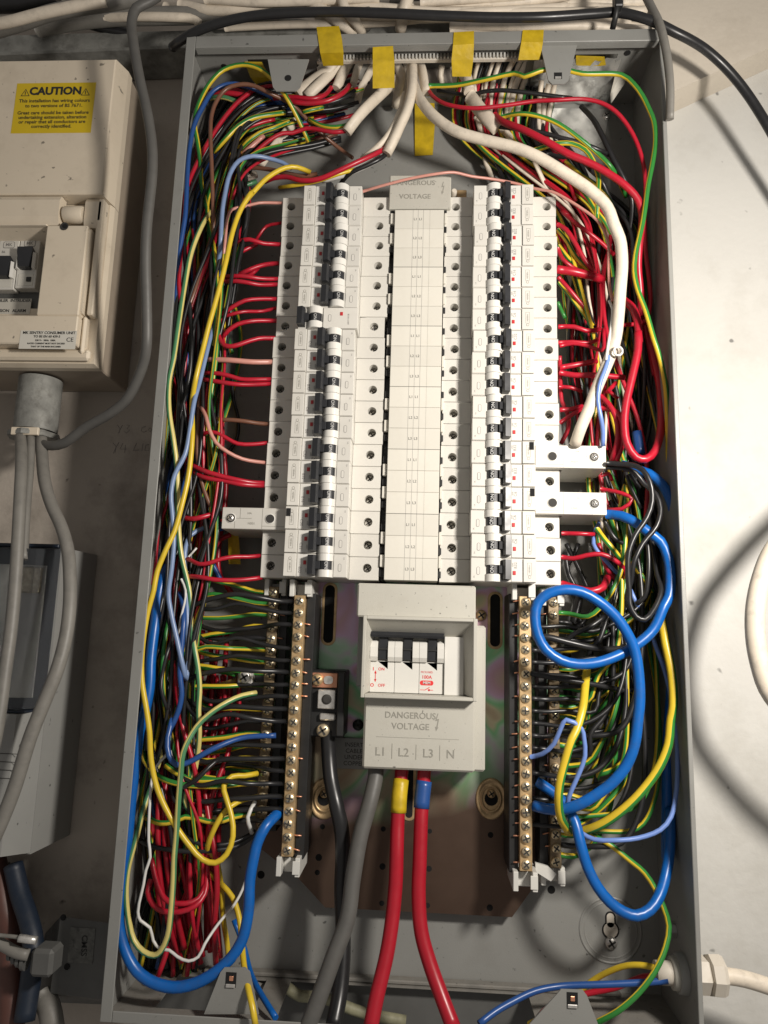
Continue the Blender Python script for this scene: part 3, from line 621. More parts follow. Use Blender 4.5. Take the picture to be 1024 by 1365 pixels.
p = at(430, 974, 48); screw_head(5, 'screw_brass').build('screw', NL, (p[0], 45, p[2]))
# instruction label
IL = thing('instruction_label', 'grey printed instruction label partly hidden left of the main switch', 'label')
p0, p1 = at(446, 983, 20), at(485, 1026, 20); MB().box(p0[0], p1[0]+6, 15.3, 19.5, p1[2], p0[2], 'unit_grey', .4).build('label_plate', IL)
for k, s_ in enumerate(('INSERT', 'CABLE', 'UNDER', 'COPPER')):
    p = at(472, 993+k*8.3, 19.5); text(s_, 4.6, 'print_black', IL, (p[0], 19.6, p[2]))
p = at(477, 967, 20); o = screw_head(4.4, 'toggle_black').build('panel_screw', loc=(p[0], 16, p[2])); tag(o, 'black cross-head screw on the plate beside the left edge of the main switch', 'screw')
p = at(642, 820, 20); o = screw_head(4.4, 'brass').build('panel_screw', loc=(p[0], 16, p[2])); tag(o, 'dark brass screw on the plate by the upper right corner of the main switch', 'screw')
#%%TAPES
# ---------------------------------------------------------------- yellow tape strips
def tape(pts, label, m='tape_yellow'):
    """pts: rows of (left px, right px, y px, height)"""
    b = MB(); vs = []; rows = []
    for (l, r, y, h) in pts: rows.append((at(l, y, h), at(r, y+random.uniform(-2, 2), h)))
    R2 = []
    for i in range(len(rows)-1):
        for k in range(4):
            t = k/4; R2.append([tuple(a+(c-a)*t for a, c in zip(rows[i][j], rows[i+1][j])) for j in (0, 1)])
    R2.append(list(rows[-1])); n = 5
    for L_, Q in R2:
        for k in range(n+1):
            t = k/n; vs.append((L_[0]+(Q[0]-L_[0])*t, L_[1]+(Q[1]-L_[1])*t+random.uniform(-.08, .08), L_[2]+(Q[2]-L_[2])*t))
    b.add(vs, [(j*(n+1)+i, j*(n+1)+i+1, (j+1)*(n+1)+i+1, (j+1)*(n+1)+i) for j in range(len(R2)-1) for i in range(n)], m, False)
    o = b.build('adhesive_tape'); md = o.modifiers.new('thick', 'SOLIDIFY'); md.thickness = .0003
    return tag(o, label, 'tape', 'yellow tape strips')
tape([(422, 452, 36, D+2.2), (424, 456, 50, D+2.2), (427, 458, 71, D+2), (431, 458, 88, D-12)], 'crinkled yellow tape hanging over the top rim, leftmost of the long strips')
tape([(497, 524, 63, D+2), (497, 526, 80, D), (497, 526, 118, D-10)], 'flat yellow tape strip hanging just left of the white cables in the middle')
tape([(605, 632, 43, D+2.2), (604, 632, 60, D+2), (602, 631, 80, D-6), (603, 628, 102, D-16)], 'twisted yellow tape hanging over the rim right of the middle')
tape([(697, 725, 40, D+2.2), (695, 724, 56, D+2.2), (691, 720, 80, D-8)], 'short yellow tape over the rim beside the right bracket')
tape([(553, 579, 128, 7), (553, 580, 165, 5), (553, 577, 208, 4)], 'long yellow tape stuck on the back panel behind the white cables')
tape([(326, 349, 82, 60), (334, 360, 103, 52), (345, 358, 117, 45)], 'folded yellow tape scrap by the left bracket')
tape([(768, 806, 74, 62), (768, 808, 87, 52)], 'yellow tape across the upper edge of the galvanised plate')
tape([(304, 318, 712, 22), (305, 321, 752, 18)], 'small dull yellow tag under the left auxiliary block')
#%%WIRES
# ---------------------------------------------------------------- wires
CR = {'L1': (240, 80, 5.12), 'L2': (390, 60, 5.12), 'L3': (200, 240, 5.12), 'L4': (200, 420, 5.12), 'L5': (190, 600, 5.12), 'L6': (170, 780, 5.12), 'L7': (150, 960, 4.655), 'L8': (140, 1140, 4.655),
      'R1': (560, 70, 5.12), 'R2': (700, 100, 5.12), 'R3': (720, 280, 5.69), 'R4': (720, 440, 5.69), 'R5': (720, 600, 5.12), 'R6': (700, 780, 4.655), 'R7': (700, 960, 4.655), 'R8': (660, 1060, 2.813),
      'A1': (0, 0, 3.938), 'A2': (240, 0, 3.012), 'A3': (560, 0, 3.012), 'A4': (800, 0, 4.013), 'A5': (0, 230, 3.5), 'A6': (0, 600, 3.413), 'A7': (0, 960, 3.37), 'A8': (800, 700, 3.413), 'M': (400, 1020, 3.413), 'Q': (0, 0, 1)}
def parse(s):
    out = []; cur = CR['Q']; hs = []
    for tk in s.split():
        if tk in CR: cur = CR[tk]; continue
        a, _, h = tk.partition('@'); x, y = a.split(','); out.append([cur[0]+float(x)/cur[2], cur[1]+float(y)/cur[2], float(h) if h else None])
    k = 1
    while k < len(out)-1:   # drop doubled or back-tracking points where two readings of one wire meet
        a, m_, c = out[k-1], out[k], out[k+1]; u = (m_[0]-a[0], m_[1]-a[1]); v = (c[0]-m_[0], c[1]-m_[1])
        lu, lv = math.hypot(*u), math.hypot(*v); dot = (u[0]*v[0]+u[1]*v[1])/max(1e-6, lu*lv)
        if lu < 11 or (dot < .35 and min(lu, lv) < 24 and lu+lv < 90 and max(lu, lv) > 30):
            if m_[2] is not None and a[2] is None: a[2] = m_[2]
            out.pop(k)
        else: k += 1
    if len(out) > 2 and math.hypot(out[-1][0]-out[-2][0], out[-1][1]-out[-2][1]) < 9: out.pop(-2)
    if out[0][2] is None: out[0][2] = 50
    if out[-1][2] is None: out[-1][2] = next(o[2] for o in reversed(out) if o[2] is not None)
    ks = [i for i, o in enumerate(out) if o[2] is not None]
    for a, c in zip(ks, ks[1:]):
        for i in range(a+1, c): out[i][2] = out[a][2]+(out[c][2]-out[a][2])*(i-a)/(c-a)
    return [at(*o) for o in out]
def smooth(P, step=5.0):
    P = [Vector(p) for p in P]; out = []
    Q = [P[0]*2-P[1]] + P + [P[-1]*2-P[-2]]
    for i in range(1, len(Q)-2):
        p0, p1, p2, p3 = Q[i-1:i+3]; d = (p2-p1).length; n = max(2, int(d/step))
        t1 = max((p1-p0).length, 1e-3)**.5; t2 = max(d, 1e-3)**.5; t3 = max((p3-p2).length, 1e-3)**.5
        m1 = ((p1-p0)/t1 - (p2-p0)/(t1+t2) + (p2-p1)/t2)*t2; m2 = ((p2-p1)/t2 - (p3-p1)/(t2+t3) + (p3-p2)/t3)*t2
        for k in range(n):
            t = k/n; t_2 = t*t; t_3 = t_2*t
            out.append(p1*(2*t_3-3*t_2+1) + m1*(t_3-2*t_2+t) + p2*(-2*t_3+3*t_2) + m2*(t_3-t_2))
    out.append(P[-1]); return out
CN = {'R': 'red', 'K': 'black', 'B': 'bright blue', 'D': 'blue', 'L': 'pale blue-grey', 'V': 'light blue', 'N': 'brown', 'P': 'pink', 'W': 'cream', 'C': 'white', 'S': 'grey', 'Y': 'yellow', 'G': 'green', 'E': 'dark red', 'T': 'tan', 'H': 'dark grey', 'X': 'green and yellow', 'x': 'green and yellow', 'z': 'green and yellow', 'y': 'pale yellow', 'g': 'pale green'}
def wire(kind, r, pts, label, cat='wire', name=None, group=None, n=None, step=4.5, cores=None, flat=1.0):
    r = r*.87 if r < 3 else r*.96
    b = MB(); P = smooth(pts, step) if not isinstance(pts, str) else smooth(parse(pts), step)
    n = n or (8 if r < 1.6 else 10 if r < 3 else 14)
    if kind in 'Xxz':   # striped earth insulation: X mostly green, x mostly yellow, z pale
        g_, y_ = ('green_insulation', 'yellow_insulation') if kind != 'z' else ('pale_green_insulation', 'pale_yellow_insulation')
        sg = random.choice((-1, 1)); tw = random.uniform(.012, .03)
        if kind == 'x': b.tube(P, r, y_, 18, g_, tw, .155, sg*random.uniform(.15, .75) if r < 2.5 else 1.15)
        elif kind == 'X': b.tube(P, r, g_, 16, y_, tw, .31, sg*random.uniform(1.0, 1.3))
        else: b.tube(P, r, g_, 16, y_, tw, .37, sg*random.uniform(1.0, 1.25))
    else: b.tube(P, r, WC[kind][0], n, flat=flat)
    nm = name or {'W': 'sheathed_cable'}.get(kind, CN[kind].split()[-1].replace('-', '_')+'_wire' if kind not in 'Xxz' else 'earth_wire')
    o = b.build(nm, recalc=False); tag(o, label, cat, group)
    return o
W = [
('X', 2.2, 'L1 880,560@45 800,390@58 720,245@70 640,140 540,60@74 430,32 300,65 210,150 150,250 112,350 100,440@72 120,560 140,700 165,880 L3 350,20 390,200 405,370@55 385,560 350,760@35', 'striped earth wire arching highest over the upper left corner of the enclosure'),
('D', 2.3, 'L1 850,410@44 700,300@52 560,220@60 430,172@68 330,165@70 230,210 150,330 95,450@74 60,650 40,1000 L3 240,250@74 200,500 180,700 185,900 L4 200,80@60 240,230 258,350 250,500 220,650 190,800 180,940@40', 'blue wire that hugs the left side of the enclosure from the top left arch'),
('N', 2.0, 'L2 410,770@12 300,690@30 150,560@45 0,410@58 L1 600,220@72 500,175 430,165@76 320,195 250,280 215,380 208,500@76 215,700 225,1000 L3 440,230@72 432,400 405,600@55 385,850@50 L4 350,420@55 330,700@60 335,950 L5 375,30@62 400,200 450,350 490,420@55 545,460@50', 'brown wire arching from the top centre and ending behind the left auxiliary block'),
('N', 1.9, 'L3 440,320@58 400,450@64 350,620 290,800@66 240,930 225,1020@60 L4 215,150@45', 'lighter brown wire leaning left in the middle of the left bundle'),
('L', 2.1, 'L1 760,740@62 700,700@62 600,670@66 500,655@72 400,690@78 340,780 310,900 295,1000@80 L3 530,30 495,200 482,420@78 470,560@66 L4 440,30@58 400,200@66 340,450@72 300,600@78 270,800 200,1000 L5 290,30 220,170@80 195,300 205,450 215,600 200,800 180,1000 L6 280,60 300,200 345,400 380,560@74 400,640@68 408,560@66 412,400 408,200@64 405,0 L5 300,1000@62 290,800 295,660@60 330,580 420,530 540,510@48', 'pale blue-grey wire looping down the left bundle and back up'),
('Y', 2.3, 'L1 893,768@66 860,750@70 800,732 720,735@74 600,800@78 520,880 440,970@82 410,1030 L3 790,10@82 700,75 620,200 565,350 520,550@84 470,750 400,1000 L4 380,160 310,450@82 288,600@74 290,800 275,1000@78 L5 330,50 310,200 270,370 220,550@80 160,680@82 100,830 50,980 L6 180,30@83 135,200 100,450 98,650 130,850 150,1000 L7 210,50@83 240,250 280,430 370,620 480,780@80 560,865 640,885 710,830 748,720@74 740,600 705,480 690,410@66 740,350 820,345@55 900,330@48', 'long yellow wire sweeping down the left bundle to a low loop'),
('P', 1.5, 'L3 905,157@52 850,157@54 740,157@58 650,180@64 560,200@68 530,260@70 515,400@70 500,530@66 480,620@50', 'pale pink wire into the topmost breaker of the left column'),
('z', 2.3, 'L3 430,190@50 410,215@60 350,320@72 280,500@80 240,700 200,950@82 L4 210,50 160,300 130,450 130,650@82 160,850 180,1000 L5 210,50 240,250@74 245,500@66 262,700 L6 425,60@62 430,200@62 440,330 455,420@66 480,560 492,700 485,850 490,1000@66 L7 540,80 530,200@62 505,330 465,430 450,500@60 480,560 560,595@56 660,620 760,590@50 840,570@46', 'green and yellow wire descending at the left edge then crossing to the rear bar'),
('B', 4.0, 'L5 570,515@34 450,545@36 350,610@38 250,700@44 180,790@52 130,900@58 110,1000 L6 215,50@60 190,250@66 160,500@70 150,700 110,900@74 80,1000 L7 165,30@74 150,200 120,450 90,750 75,900 L8 110,50@75 88,300 90,450@76 130,600 200,720 300,790@78 430,820 560,795 680,730@78 780,640 850,530 890,350@74 900,150 930,0 L7 880,840@70 900,760 950,660@66 1018,572@56 1045,560@50', 'thick bright blue wire hanging in a deep loop at the lower left'),
('D', 2.3, 'L6 330,0@50 375,120@62 385,220@70 370,420@72 358,600@72 370,750 340,880@70 280,1000 L7 370,0@70 342,110@74 350,220@76 400,278@76 470,262 620,180@70 800,110@60 1015,95@56', 'blue wire hooking round into the left neutral bar'),
('C', .9, 'L5 305,740@60 370,668@62', 'tiny white wire end beneath the left auxiliary block'),
('C', 1.0, 'L5 265,880@66 295,960@70 L6 385,0@72 405,60@74 390,120 365,220@70 350,330 345,420@50', 'thin white wire against the blue wires of the left bundle'),
('C', 1.2, 'L7 335,215@64 270,290@64 244,370@72 230,550@78 225,750 235,850 208,931@80 L8 280,10 240,180 205,350@80 220,405 280,450 300,530@76 340,580 400,590@78 450,630 520,657@80 580,630 620,550@76 700,430@66 800,310@50 850,220@38 872,150@24', 'thin white wire wandering across the lower left to a loose end'),
('z', 2.2, 'L6 430,20@42 450,180@40 L6 450,260@42', 'short striped wire stub beside the pale blue wires'),
('z', 2.3, 'L6 878,735@52 780,755@60 680,800@68 560,880@74 470,970@78 L7 505,60@80 440,200@84 425,330 410,500@84 398,700 380,900@82 L8 430,20 425,150 410,350 390,500@80 350,590 310,622@78 240,600 180,530 150,420@76 130,250 140,100 160,10 L7 120,880@72 150,720 190,560@66 235,430@60 290,250 330,80@52 L6 330,850@50 335,600 340,400 345,200@44', 'pale green and yellow wire making a long U at the lower left'),
('K', 1.9, 'L4 500,980@8 590,850@8 600,700 570,580@10 560,400@12', 'thin black wire against the back panel in the upper left gap'),
('X', 2.2, 'L4 480,20@14 530,150@10 560,260@10', 'green wire deep behind the red breaker wires'),
('X', 2.0, 'L3 540,800@14 590,900@10 L4 620,160@10 600,350@9 540,600@10 430,900@18', 'striped wire slanting down behind the left breaker wires'),
# right side
('W', 5.0, 'L2 700,150@30 740,250@40 L2 860,360@56 L1 0,0@56', ''),
]
W = [x for x in W if x[3]]
W += [
('W', 4.7, 'R1 -60,180@40 0,320@62 100,440@72 250,540@78 450,600@82 650,650@86 800,710@88 1000,830@88 R2 450,790@88 560,900 R3 560,110@88 605,220 622,350 622,450@84 610,600 595,800@80 570,1000 R4 575,60@78 540,180@76 490,300 430,440@74 370,600 310,740@72 265,870@64', 'thick cream cable sweeping over the top right and down beside the breakers'),
('P', 1.35, 'L2 478,1000@60 560,975@66 650,950 800,912@70 1020,875@72 R1 120,827@72 230,818@70 350,845@66 500,865@62 650,893@60 780,928@62 900,950@68 1000,1000@72 R2 280,850@76 400,920 490,990@78 R3 420,70@78 480,145 517,250 520,450@76 530,600 552,690@72', 'thin pink wire crossing above the busbar cover to the right side'),
('X', 2.3, 'R1 60,228@52 250,222@56 450,183@64 650,143@70 830,126@74 R2 0,10@76 100,-28@78 250,-40 390,-10@78 R2 660,0@76 740,60@78 800,140 840,220 880,320@78 890,450 870,600@76 840,750 820,900 800,1020@76 R3 770,150 722,350@76 715,470 740,600 800,760 870,1000@74 R4 890,150 930,300 955,450@70 965,600 970,800 975,1000@58 R5 890,200 885,500@40 870,700@30', 'striped earth wire running the full height of the right side wall'),
('R', 2.0, 'R1 40,215@48 80,290@54 170,350@62 350,380@68 550,365 800,330@70 1020,315 R2 200,172@72 400,165 520,190 620,250@72 710,360 770,480 810,620@64 822,760 820,900@58 R3 800,300@54 830,550 835,720@48 800,840@46 615,875@50', 'red wire arching across the top right corner'),
('R', 3.0, 'R1 510,430@54 570,475@64 700,525@74 850,600 1020,695@78 R2 300,540@78 420,590 550,660 680,750@76 770,850 800,960@70 R3 755,250@66 745,430@60 760,600@54 770,800@46', 'thick red wire slanting down to the right side wall'),
('X', 2.2, 'R1 560,440@56 640,422@64 720,418@70 830,440 950,490@72 1020,560 R2 120,290@72 260,380 380,440@68 500,540@62 580,620@60 630,700@50 690,830@34', 'green and yellow wire arching just under the red one at top right'),
('x', 2.3, 'R1 780,668@50 860,642@60 R2 100,500@62 200,470@70 320,468 410,510@70 460,580 500,690@66 497,820@66 488,980@60', 'mostly yellow wire bending over behind the thick cream cable'),
('K', 2.0, 'R1 120,260@30 350,290@44 430,268@52 560,258@58 700,270@60 1000,310@60 R2 150,140 320,158@52', 'black wire crossing the fan of cream cables at top right'),
('K', 2.6, 'R2 385,215@40 470,310@52 530,420@56 600,570@58 680,720@54 730,860@46 R3 660,300@34', 'black wire dropping from the galvanised plate down the right side'),
('K', 2.2, 'R1 530,505@52 650,520@60 800,540@64 1000,590@66 R2 250,430@66 400,470 500,510@64 585,550@52', 'black wire passing below the striped wires at top right'),
('K', 2.2, 'R2 150,540@56 260,560@60 350,550@66 400,590@64 450,650@56 520,720@44 600,900@36', 'black wire under the thick red wire'),
('x', 2.0, 'R2 280,590@40 380,680@50 480,750@54 560,830@50 600,900@44', 'yellow striped wire slanting beneath the thick cream cable'),
('x', 2.2, 'R2 300,720@36 400,800@44 480,920@50 550,1010@50 R3 470,60 540,180@46', 'lower yellow striped wire slanting beneath the thick cream cable'),
('R', 2.0, 'R2 270,570@30 300,720@36 345,860@34', 'short steep red wire by the top of the right column'),
('R', 2.0, 'R2 215,870@50 300,960@52 R3 160,0@52 260,90 380,180@50 480,260 560,340@40', 'red wire leaning right beside the second breaker'),
('R', 2.2, 'R3 135,110@48 200,150@52 260,240@52 340,380@50 420,490@44', 'red wire steeply leaning beside the third breaker'),
('x', 2.0, 'R3 135,150@40 200,230@44 270,350@44 390,480@40', 'yellow striped wire beside the third breaker'),
('X', 2.0, 'R3 145,270@36 220,370@40 320,450@36', 'green striped wire beside the fourth breaker'),
('R', 2.0, 'R3 135,290@46 170,370@48 240,430@46 300,460@40', 'red wire curving from the fourth breaker on the right'),
('R', 3.6, 'R3 130,450@49 250,468@50 380,498@46 470,525@40', 'fat red wire from the fifth breaker on the right'),
('R', 2.0, 'R3 140,510@46 220,600@46 370,780@38', 'red wire leaning down from the sixth breaker on the right'),
('x', 2.0, 'R3 145,550@36 250,680@40 400,880@34', 'yellow striped wire leaning down beside the seventh breaker'),
('G', 1.8, 'R3 135,700@30 190,820@30', 'short green wire beside the eighth breaker on the right'),
('R', 2.2, 'R3 140,885@49 260,885@52 350,915@52 460,905@46', 'red wire from the eighth breaker on the right'),
('R', 1.9, 'R3 140,1005@49 250,1000@52 370,1008@52 435,985@48', 'red wire from the ninth breaker on the right'),
('R', 1.8, 'R4 150,120@49 250,102@52 380,125@54 470,155@54 485,100@52 485,-10@48', 'red wire bending up beyond the ninth breaker on the right'),
('R', 2.6, 'R4 150,285@49 280,262@50 430,235@46', 'red wire rising from the tenth breaker on the right'),
('R', 2.6, 'R4 150,322@49 260,342@52 420,342@54 640,360@50', 'red wire running straight out beside the cream cable'),
('R', 1.8, 'R4 150,430@49 230,435@52 270,462@52 315,465@48', 'red wire from the eleventh breaker on the right'),
('R', 2.2, 'R4 150,605@49 240,600@50 320,578@46', 'upper of the red wire pair at the twelfth breaker on the right'),
('R', 2.0, 'R4 150,705@49 230,650@52 320,595@48', 'lower of the red wire pair at the twelfth breaker on the right'),
('R', 2.0, 'R4 150,200@40 155,420@42 165,540@42 210,640@42 215,740@44 160,860@46', 'thin red wire running down beside the right breakers'),
('R', 3.2, 'R3 630,680@50 700,740@58 740,850@62 750,1000@64 R4 745,0 742,150@66 700,350 655,550@66 640,700 660,860@66 730,965 800,980@66 870,920 910,800@60 922,650@54 905,400@48 860,200@44 820,30@40', 'large red wire hanging in a U between the breakers and the side wall'),
('R', 2.5, 'R4 455,500@50 520,560@56 575,660@58 592,780 580,880@56 545,990@48', 'inner red wire of the pair curving down to the upper auxiliary block'),
('R', 2.5, 'R4 470,590@50 550,605@56 610,660@60 632,760@60 620,880 580,990@50', 'outer red wire of the pair curving down to the upper auxiliary block'),
('R', 2.0, 'R4 510,470@54 560,430@54 575,400@50', 'short red wire end pointing up right of the cream cable'),
('R', 1.8, 'R4 515,455@50 590,520@48', 'short red wire end pointing down right of the cream cable'),
('V', 1.9, 'R4 555,90@74 530,180@78 500,280@80 450,420@80 440,540 465,680@76 478,780 475,880@66', 'light blue wire dropping beside the cream cable to the auxiliary block'),
('C', 1.3, 'R3 525,690@74 550,750@78 540,880@78 520,1000 R4 520,100@80 500,230@80', 'thin white core beside the cream cable'),
('V', 1.8, 'R5 400,500@36 375,560@46 365,640@52 400,700@54 470,780@52 560,880@44', 'light blue wire bending out below the lower auxiliary block'),
('B', 3.9, 'R5 560,100@46 640,130@52 740,160@58 830,230@62 890,340@62 925,480@58 935,700@50 930,900@46 R6 920,350@42 905,700@40 R7 885,150@40 880,500@42 880,860@46 R8 655,60@48 655,200@54 640,300@60 615,380@68 580,430@72 530,452@74 480,437@74 430,400 385,345@74 345,265 320,180@72 300,100@68 R7 290,590@64 230,500@60 150,430@56 70,380@54', 'thick bright blue wire running down the right wall and looping back to the bar'),
('B', 3.9, 'R5 460,440@56 560,450@64 660,500@68 740,560@70 820,620 870,720@70 890,850 880,1000 R6 862,130@74 800,270@74 720,350 600,425@76 450,480@80 320,490@84 220,465@86 130,400 80,310@86 62,200 80,110@86 150,50 250,28@88 350,42 450,95@88 560,190 635,300 680,400@84 702,520 712,710@84 705,900 R7 700,0 680,150@84 630,280 540,390@82 430,470 320,530@78 220,555@72 130,550@66 55,530@61', 'thick bright blue wire coiled in the big round loop by the right bar'),
('K', 2.3, 'R5 455,88@66 540,95@70 620,100@74 700,135@80 750,220@82 765,350 730,460@82 650,580 605,700@82 600,850 610,980@80 R6 650,120@80 690,195@80 740,215@80 800,150@76 845,30@70 R5 800,850@62 770,650@56 745,520@52 745,450@48', 'heavy black wire loop leaving the upper auxiliary block'),
('K', 2.2, 'R5 455,118@62 560,122@66 650,155@68 710,230@68 790,300@72 822,400@74 795,520@76 700,640@76 640,770@76 620,900@72 R6 630,80@68 660,170@66 700,210@60', 'second black wire looping below the upper auxiliary block'),
('K', 1.8, 'R5 585,150@54 620,250@56 690,400@54', 'thin black wire slanting between the auxiliary blocks'),
('K', 1.8, 'R5 610,160@60 680,260@58', 'short black wire beside the striped wire at right'),
('K', 1.9, 'R5 720,480@58 730,600@62 742,750@64 735,900@64 715,1000@62 R6 690,120@60', 'straight black wire hanging inside the black loops'),
('K', 2.0, 'R5 440,480@52 480,560@56 530,620@56 590,640@54', 'black wire bowing below the lower auxiliary block'),
('R', 1.8, 'R5 415,265@50 450,275@56 560,295@60 630,335@62 625,380@62 560,400@60 460,405@54', 'red wire looped tightly between the two auxiliary blocks'),
('R', 1.7, 'R5 415,175@50 470,160@52 490,205@48', 'stub of red wire under the upper auxiliary block'),
('R', 1.9, 'R5 150,568@49 260,570@54 370,575@52', 'straight red wire from the third lowest right breaker'),
('R', 2.1, 'R5 150,730@49 230,740@54 320,718@58 420,710@60 500,745@60 575,810@56 585,870@50', 'red wire arching out from the second lowest right breaker'),
('R', 2.1, 'R5 400,640@44 430,740@48 470,830@48 530,900@44', 'red wire dropping behind the light blue wire at right'),
('R', 3.0, 'R5 150,915@49 250,945@58 350,965@62 430,935@60 460,870@52', 'thick red wire from the bottom right breaker'),
('x', 2.4, 'R5 390,540@50 440,610@58 500,680@58 560,760@50', 'striped wire leaning right below the lower auxiliary block'),
('x', 2.2, 'R5 610,740@40 680,840@48 760,980@48 R6 790,40@44', 'yellow wire glimpsed inside the black loops'),
('V', 1.8, 'R6 655,30@52 690,110@54 710,150@46', 'short light blue wire inside the black loops'),
('x', 3.2, 'R6 845,190@60 870,350@66 910,550@70 920,750@72 R7 905,0@72 890,150 840,280@74 760,400 650,520@74 520,620@70 420,670@64 340,693@56', 'fat yellow striped wire curving down the right side'),
('x', 3.1, 'R6 385,525@52 372,650@64 360,760@74 320,900@80 R7 290,120@82 250,250 215,400@82 208,500@80 220,600@74 270,690@60', 'fat yellow striped wire hanging in front of the right rear bar'),
('V', 1.9, 'R6 785,300@50 815,390@56 850,480@56 R6 890,620@50 920,780@52 R7 938,50@58 945,250@62 940,430@66 905,600@70 840,680@72 700,732@72 550,745@72 430,740@68 350,700@64 270,620@58', 'light blue wire curving along the right wall and back left'),
('V', 1.9, 'R7 38,228@60 110,208@68 180,145@74 R6 225,880@78 255,835@80 300,835@80 350,890@80 R7 365,110@80 372,220 335,330@78 290,430@76 262,520@72 280,600@64', 'light blue wire making a hairpin beside the right bars'),
('X', 2.2, 'R7 380,695@48 460,735@56 530,775@58 R8 430,185@58 500,240@60 560,290@60 600,350@62 632,420@66 652,490@68 640,570@72 600,660@76 540,740@78 460,810@78 370,858@72', 'striped earth wire swinging down the lower right to the bottom bracket'),
('Y', 2.4, 'R8 655,672@60 620,655@58 570,640@54 500,638@46 430,660@36 360,700@26 R8 280,770@22 210,815@40 130,860@60', 'yellow wire from the cable gland crossing the bottom right'),
('R', 2.4, 'R8 640,680@56 560,680@44 450,722@34 340,745@28 240,775@30 190,805@40 150,860@60', 'red wire from the cable gland crossing the bottom right'),
('D', 2.6, 'R8 648,695@62 550,703@60 400,710@58 250,716@56 150,735@60 70,772@66 0,812@72 -60,858@78', 'blue wire from the cable gland running left along the bottom'),
('x', 1.4, 'R8 350,795@20 450,800@22 560,830@24 600,850@22', 'thin yellow wire lying on the bottom wall at right'),
('B', 2.4, 'L8 800,400@24 860,560@28 900,720@40 950,830@56 1010,930@70 1060,1010@80', 'blue wire curving down behind the lower left bracket'),
('Y', 2.4, 'L8 640,110@30 700,160@34 790,260@38 835,400@44 850,550@52 865,700@68 890,830@84 915,940@92 935,1060@94', 'yellow wire leaving over the bottom rim beside the left bracket'),
('Y', 2.3, 'L7 900,478@46 820,490@54 740,530@62 680,590@66 620,700@66 590,800@60 L8 690,30@40 720,180@34 735,400@30 760,560@28 770,700@24', 'mustard yellow wire from the rear left bar down to the floor of the enclosure'),
('X', 2.2, 'L7 880,575@44 800,590@50 740,605@56 640,635@60 540,615@60 450,600@62 380,630@64 300,640@64 240,620@60 200,600@50', 'striped wire crossing the red bunch at the lower left'),
('X', 2.2, 'L7 900,395@44 800,395@54 700,408@60 560,410@64 440,400@66 350,380@66 280,345@62 200,250@58 190,150@52', 'upper striped wire curving into the rear left bar'),
('X', 2.2, 'L7 900,335@44 800,345@50 700,365@56 600,375@60 500,370@62 400,330@62 330,280@60', 'second striped wire curving into the rear left bar'),
('K', 2.0, 'L7 890,690@44 800,740@50 700,770@56 560,770@60 460,730@60 410,670@56', 'black wire sagging across the red bunch, upper of two'),
('K', 2.0, 'L7 900,700@44 780,780@52 650,805@58 500,815@62 360,805@64 240,780@62 170,745@54', 'black wire sagging across the red bunch, lower of two'),
('K', 2.0, 'L7 440,415@66 520,370@70 600,290@66 660,240@60', 'thin black wire end poking up across the striped wires'),
('C', 1.8, 'L7 885,505@50 850,540@54 840,600@56 850,650@54 865,700@48', 'short white wire at the rear left bar'),
('G', 3.0, 'L6 490,555@34 600,575@40 740,600@44', 'fat green wire into the steel earth clamp'),
('T', 2.4, 'L6 500,700@30 600,690@40 680,670@42 740,650@40', 'tan wire beside the steel earth clamp'),
('R', 2.2, 'L8 285,150@60 265,230@64 300,310@68 370,350@70 470,350@70 560,315@68 620,240@62 635,100@54', 'red wire looped round the front of the red bunch, lower loop'),
('R', 2.2, 'L8 290,20@58 310,130@62 350,240@66 400,290@68 500,300@68 580,270@64 640,150@56', 'red wire looped round the front of the red bunch, upper loop'),
('R', 2.2, 'L8 400,540@40 370,640@44 330,750@46', 'red wire end at the bottom of the red bunch'),
]
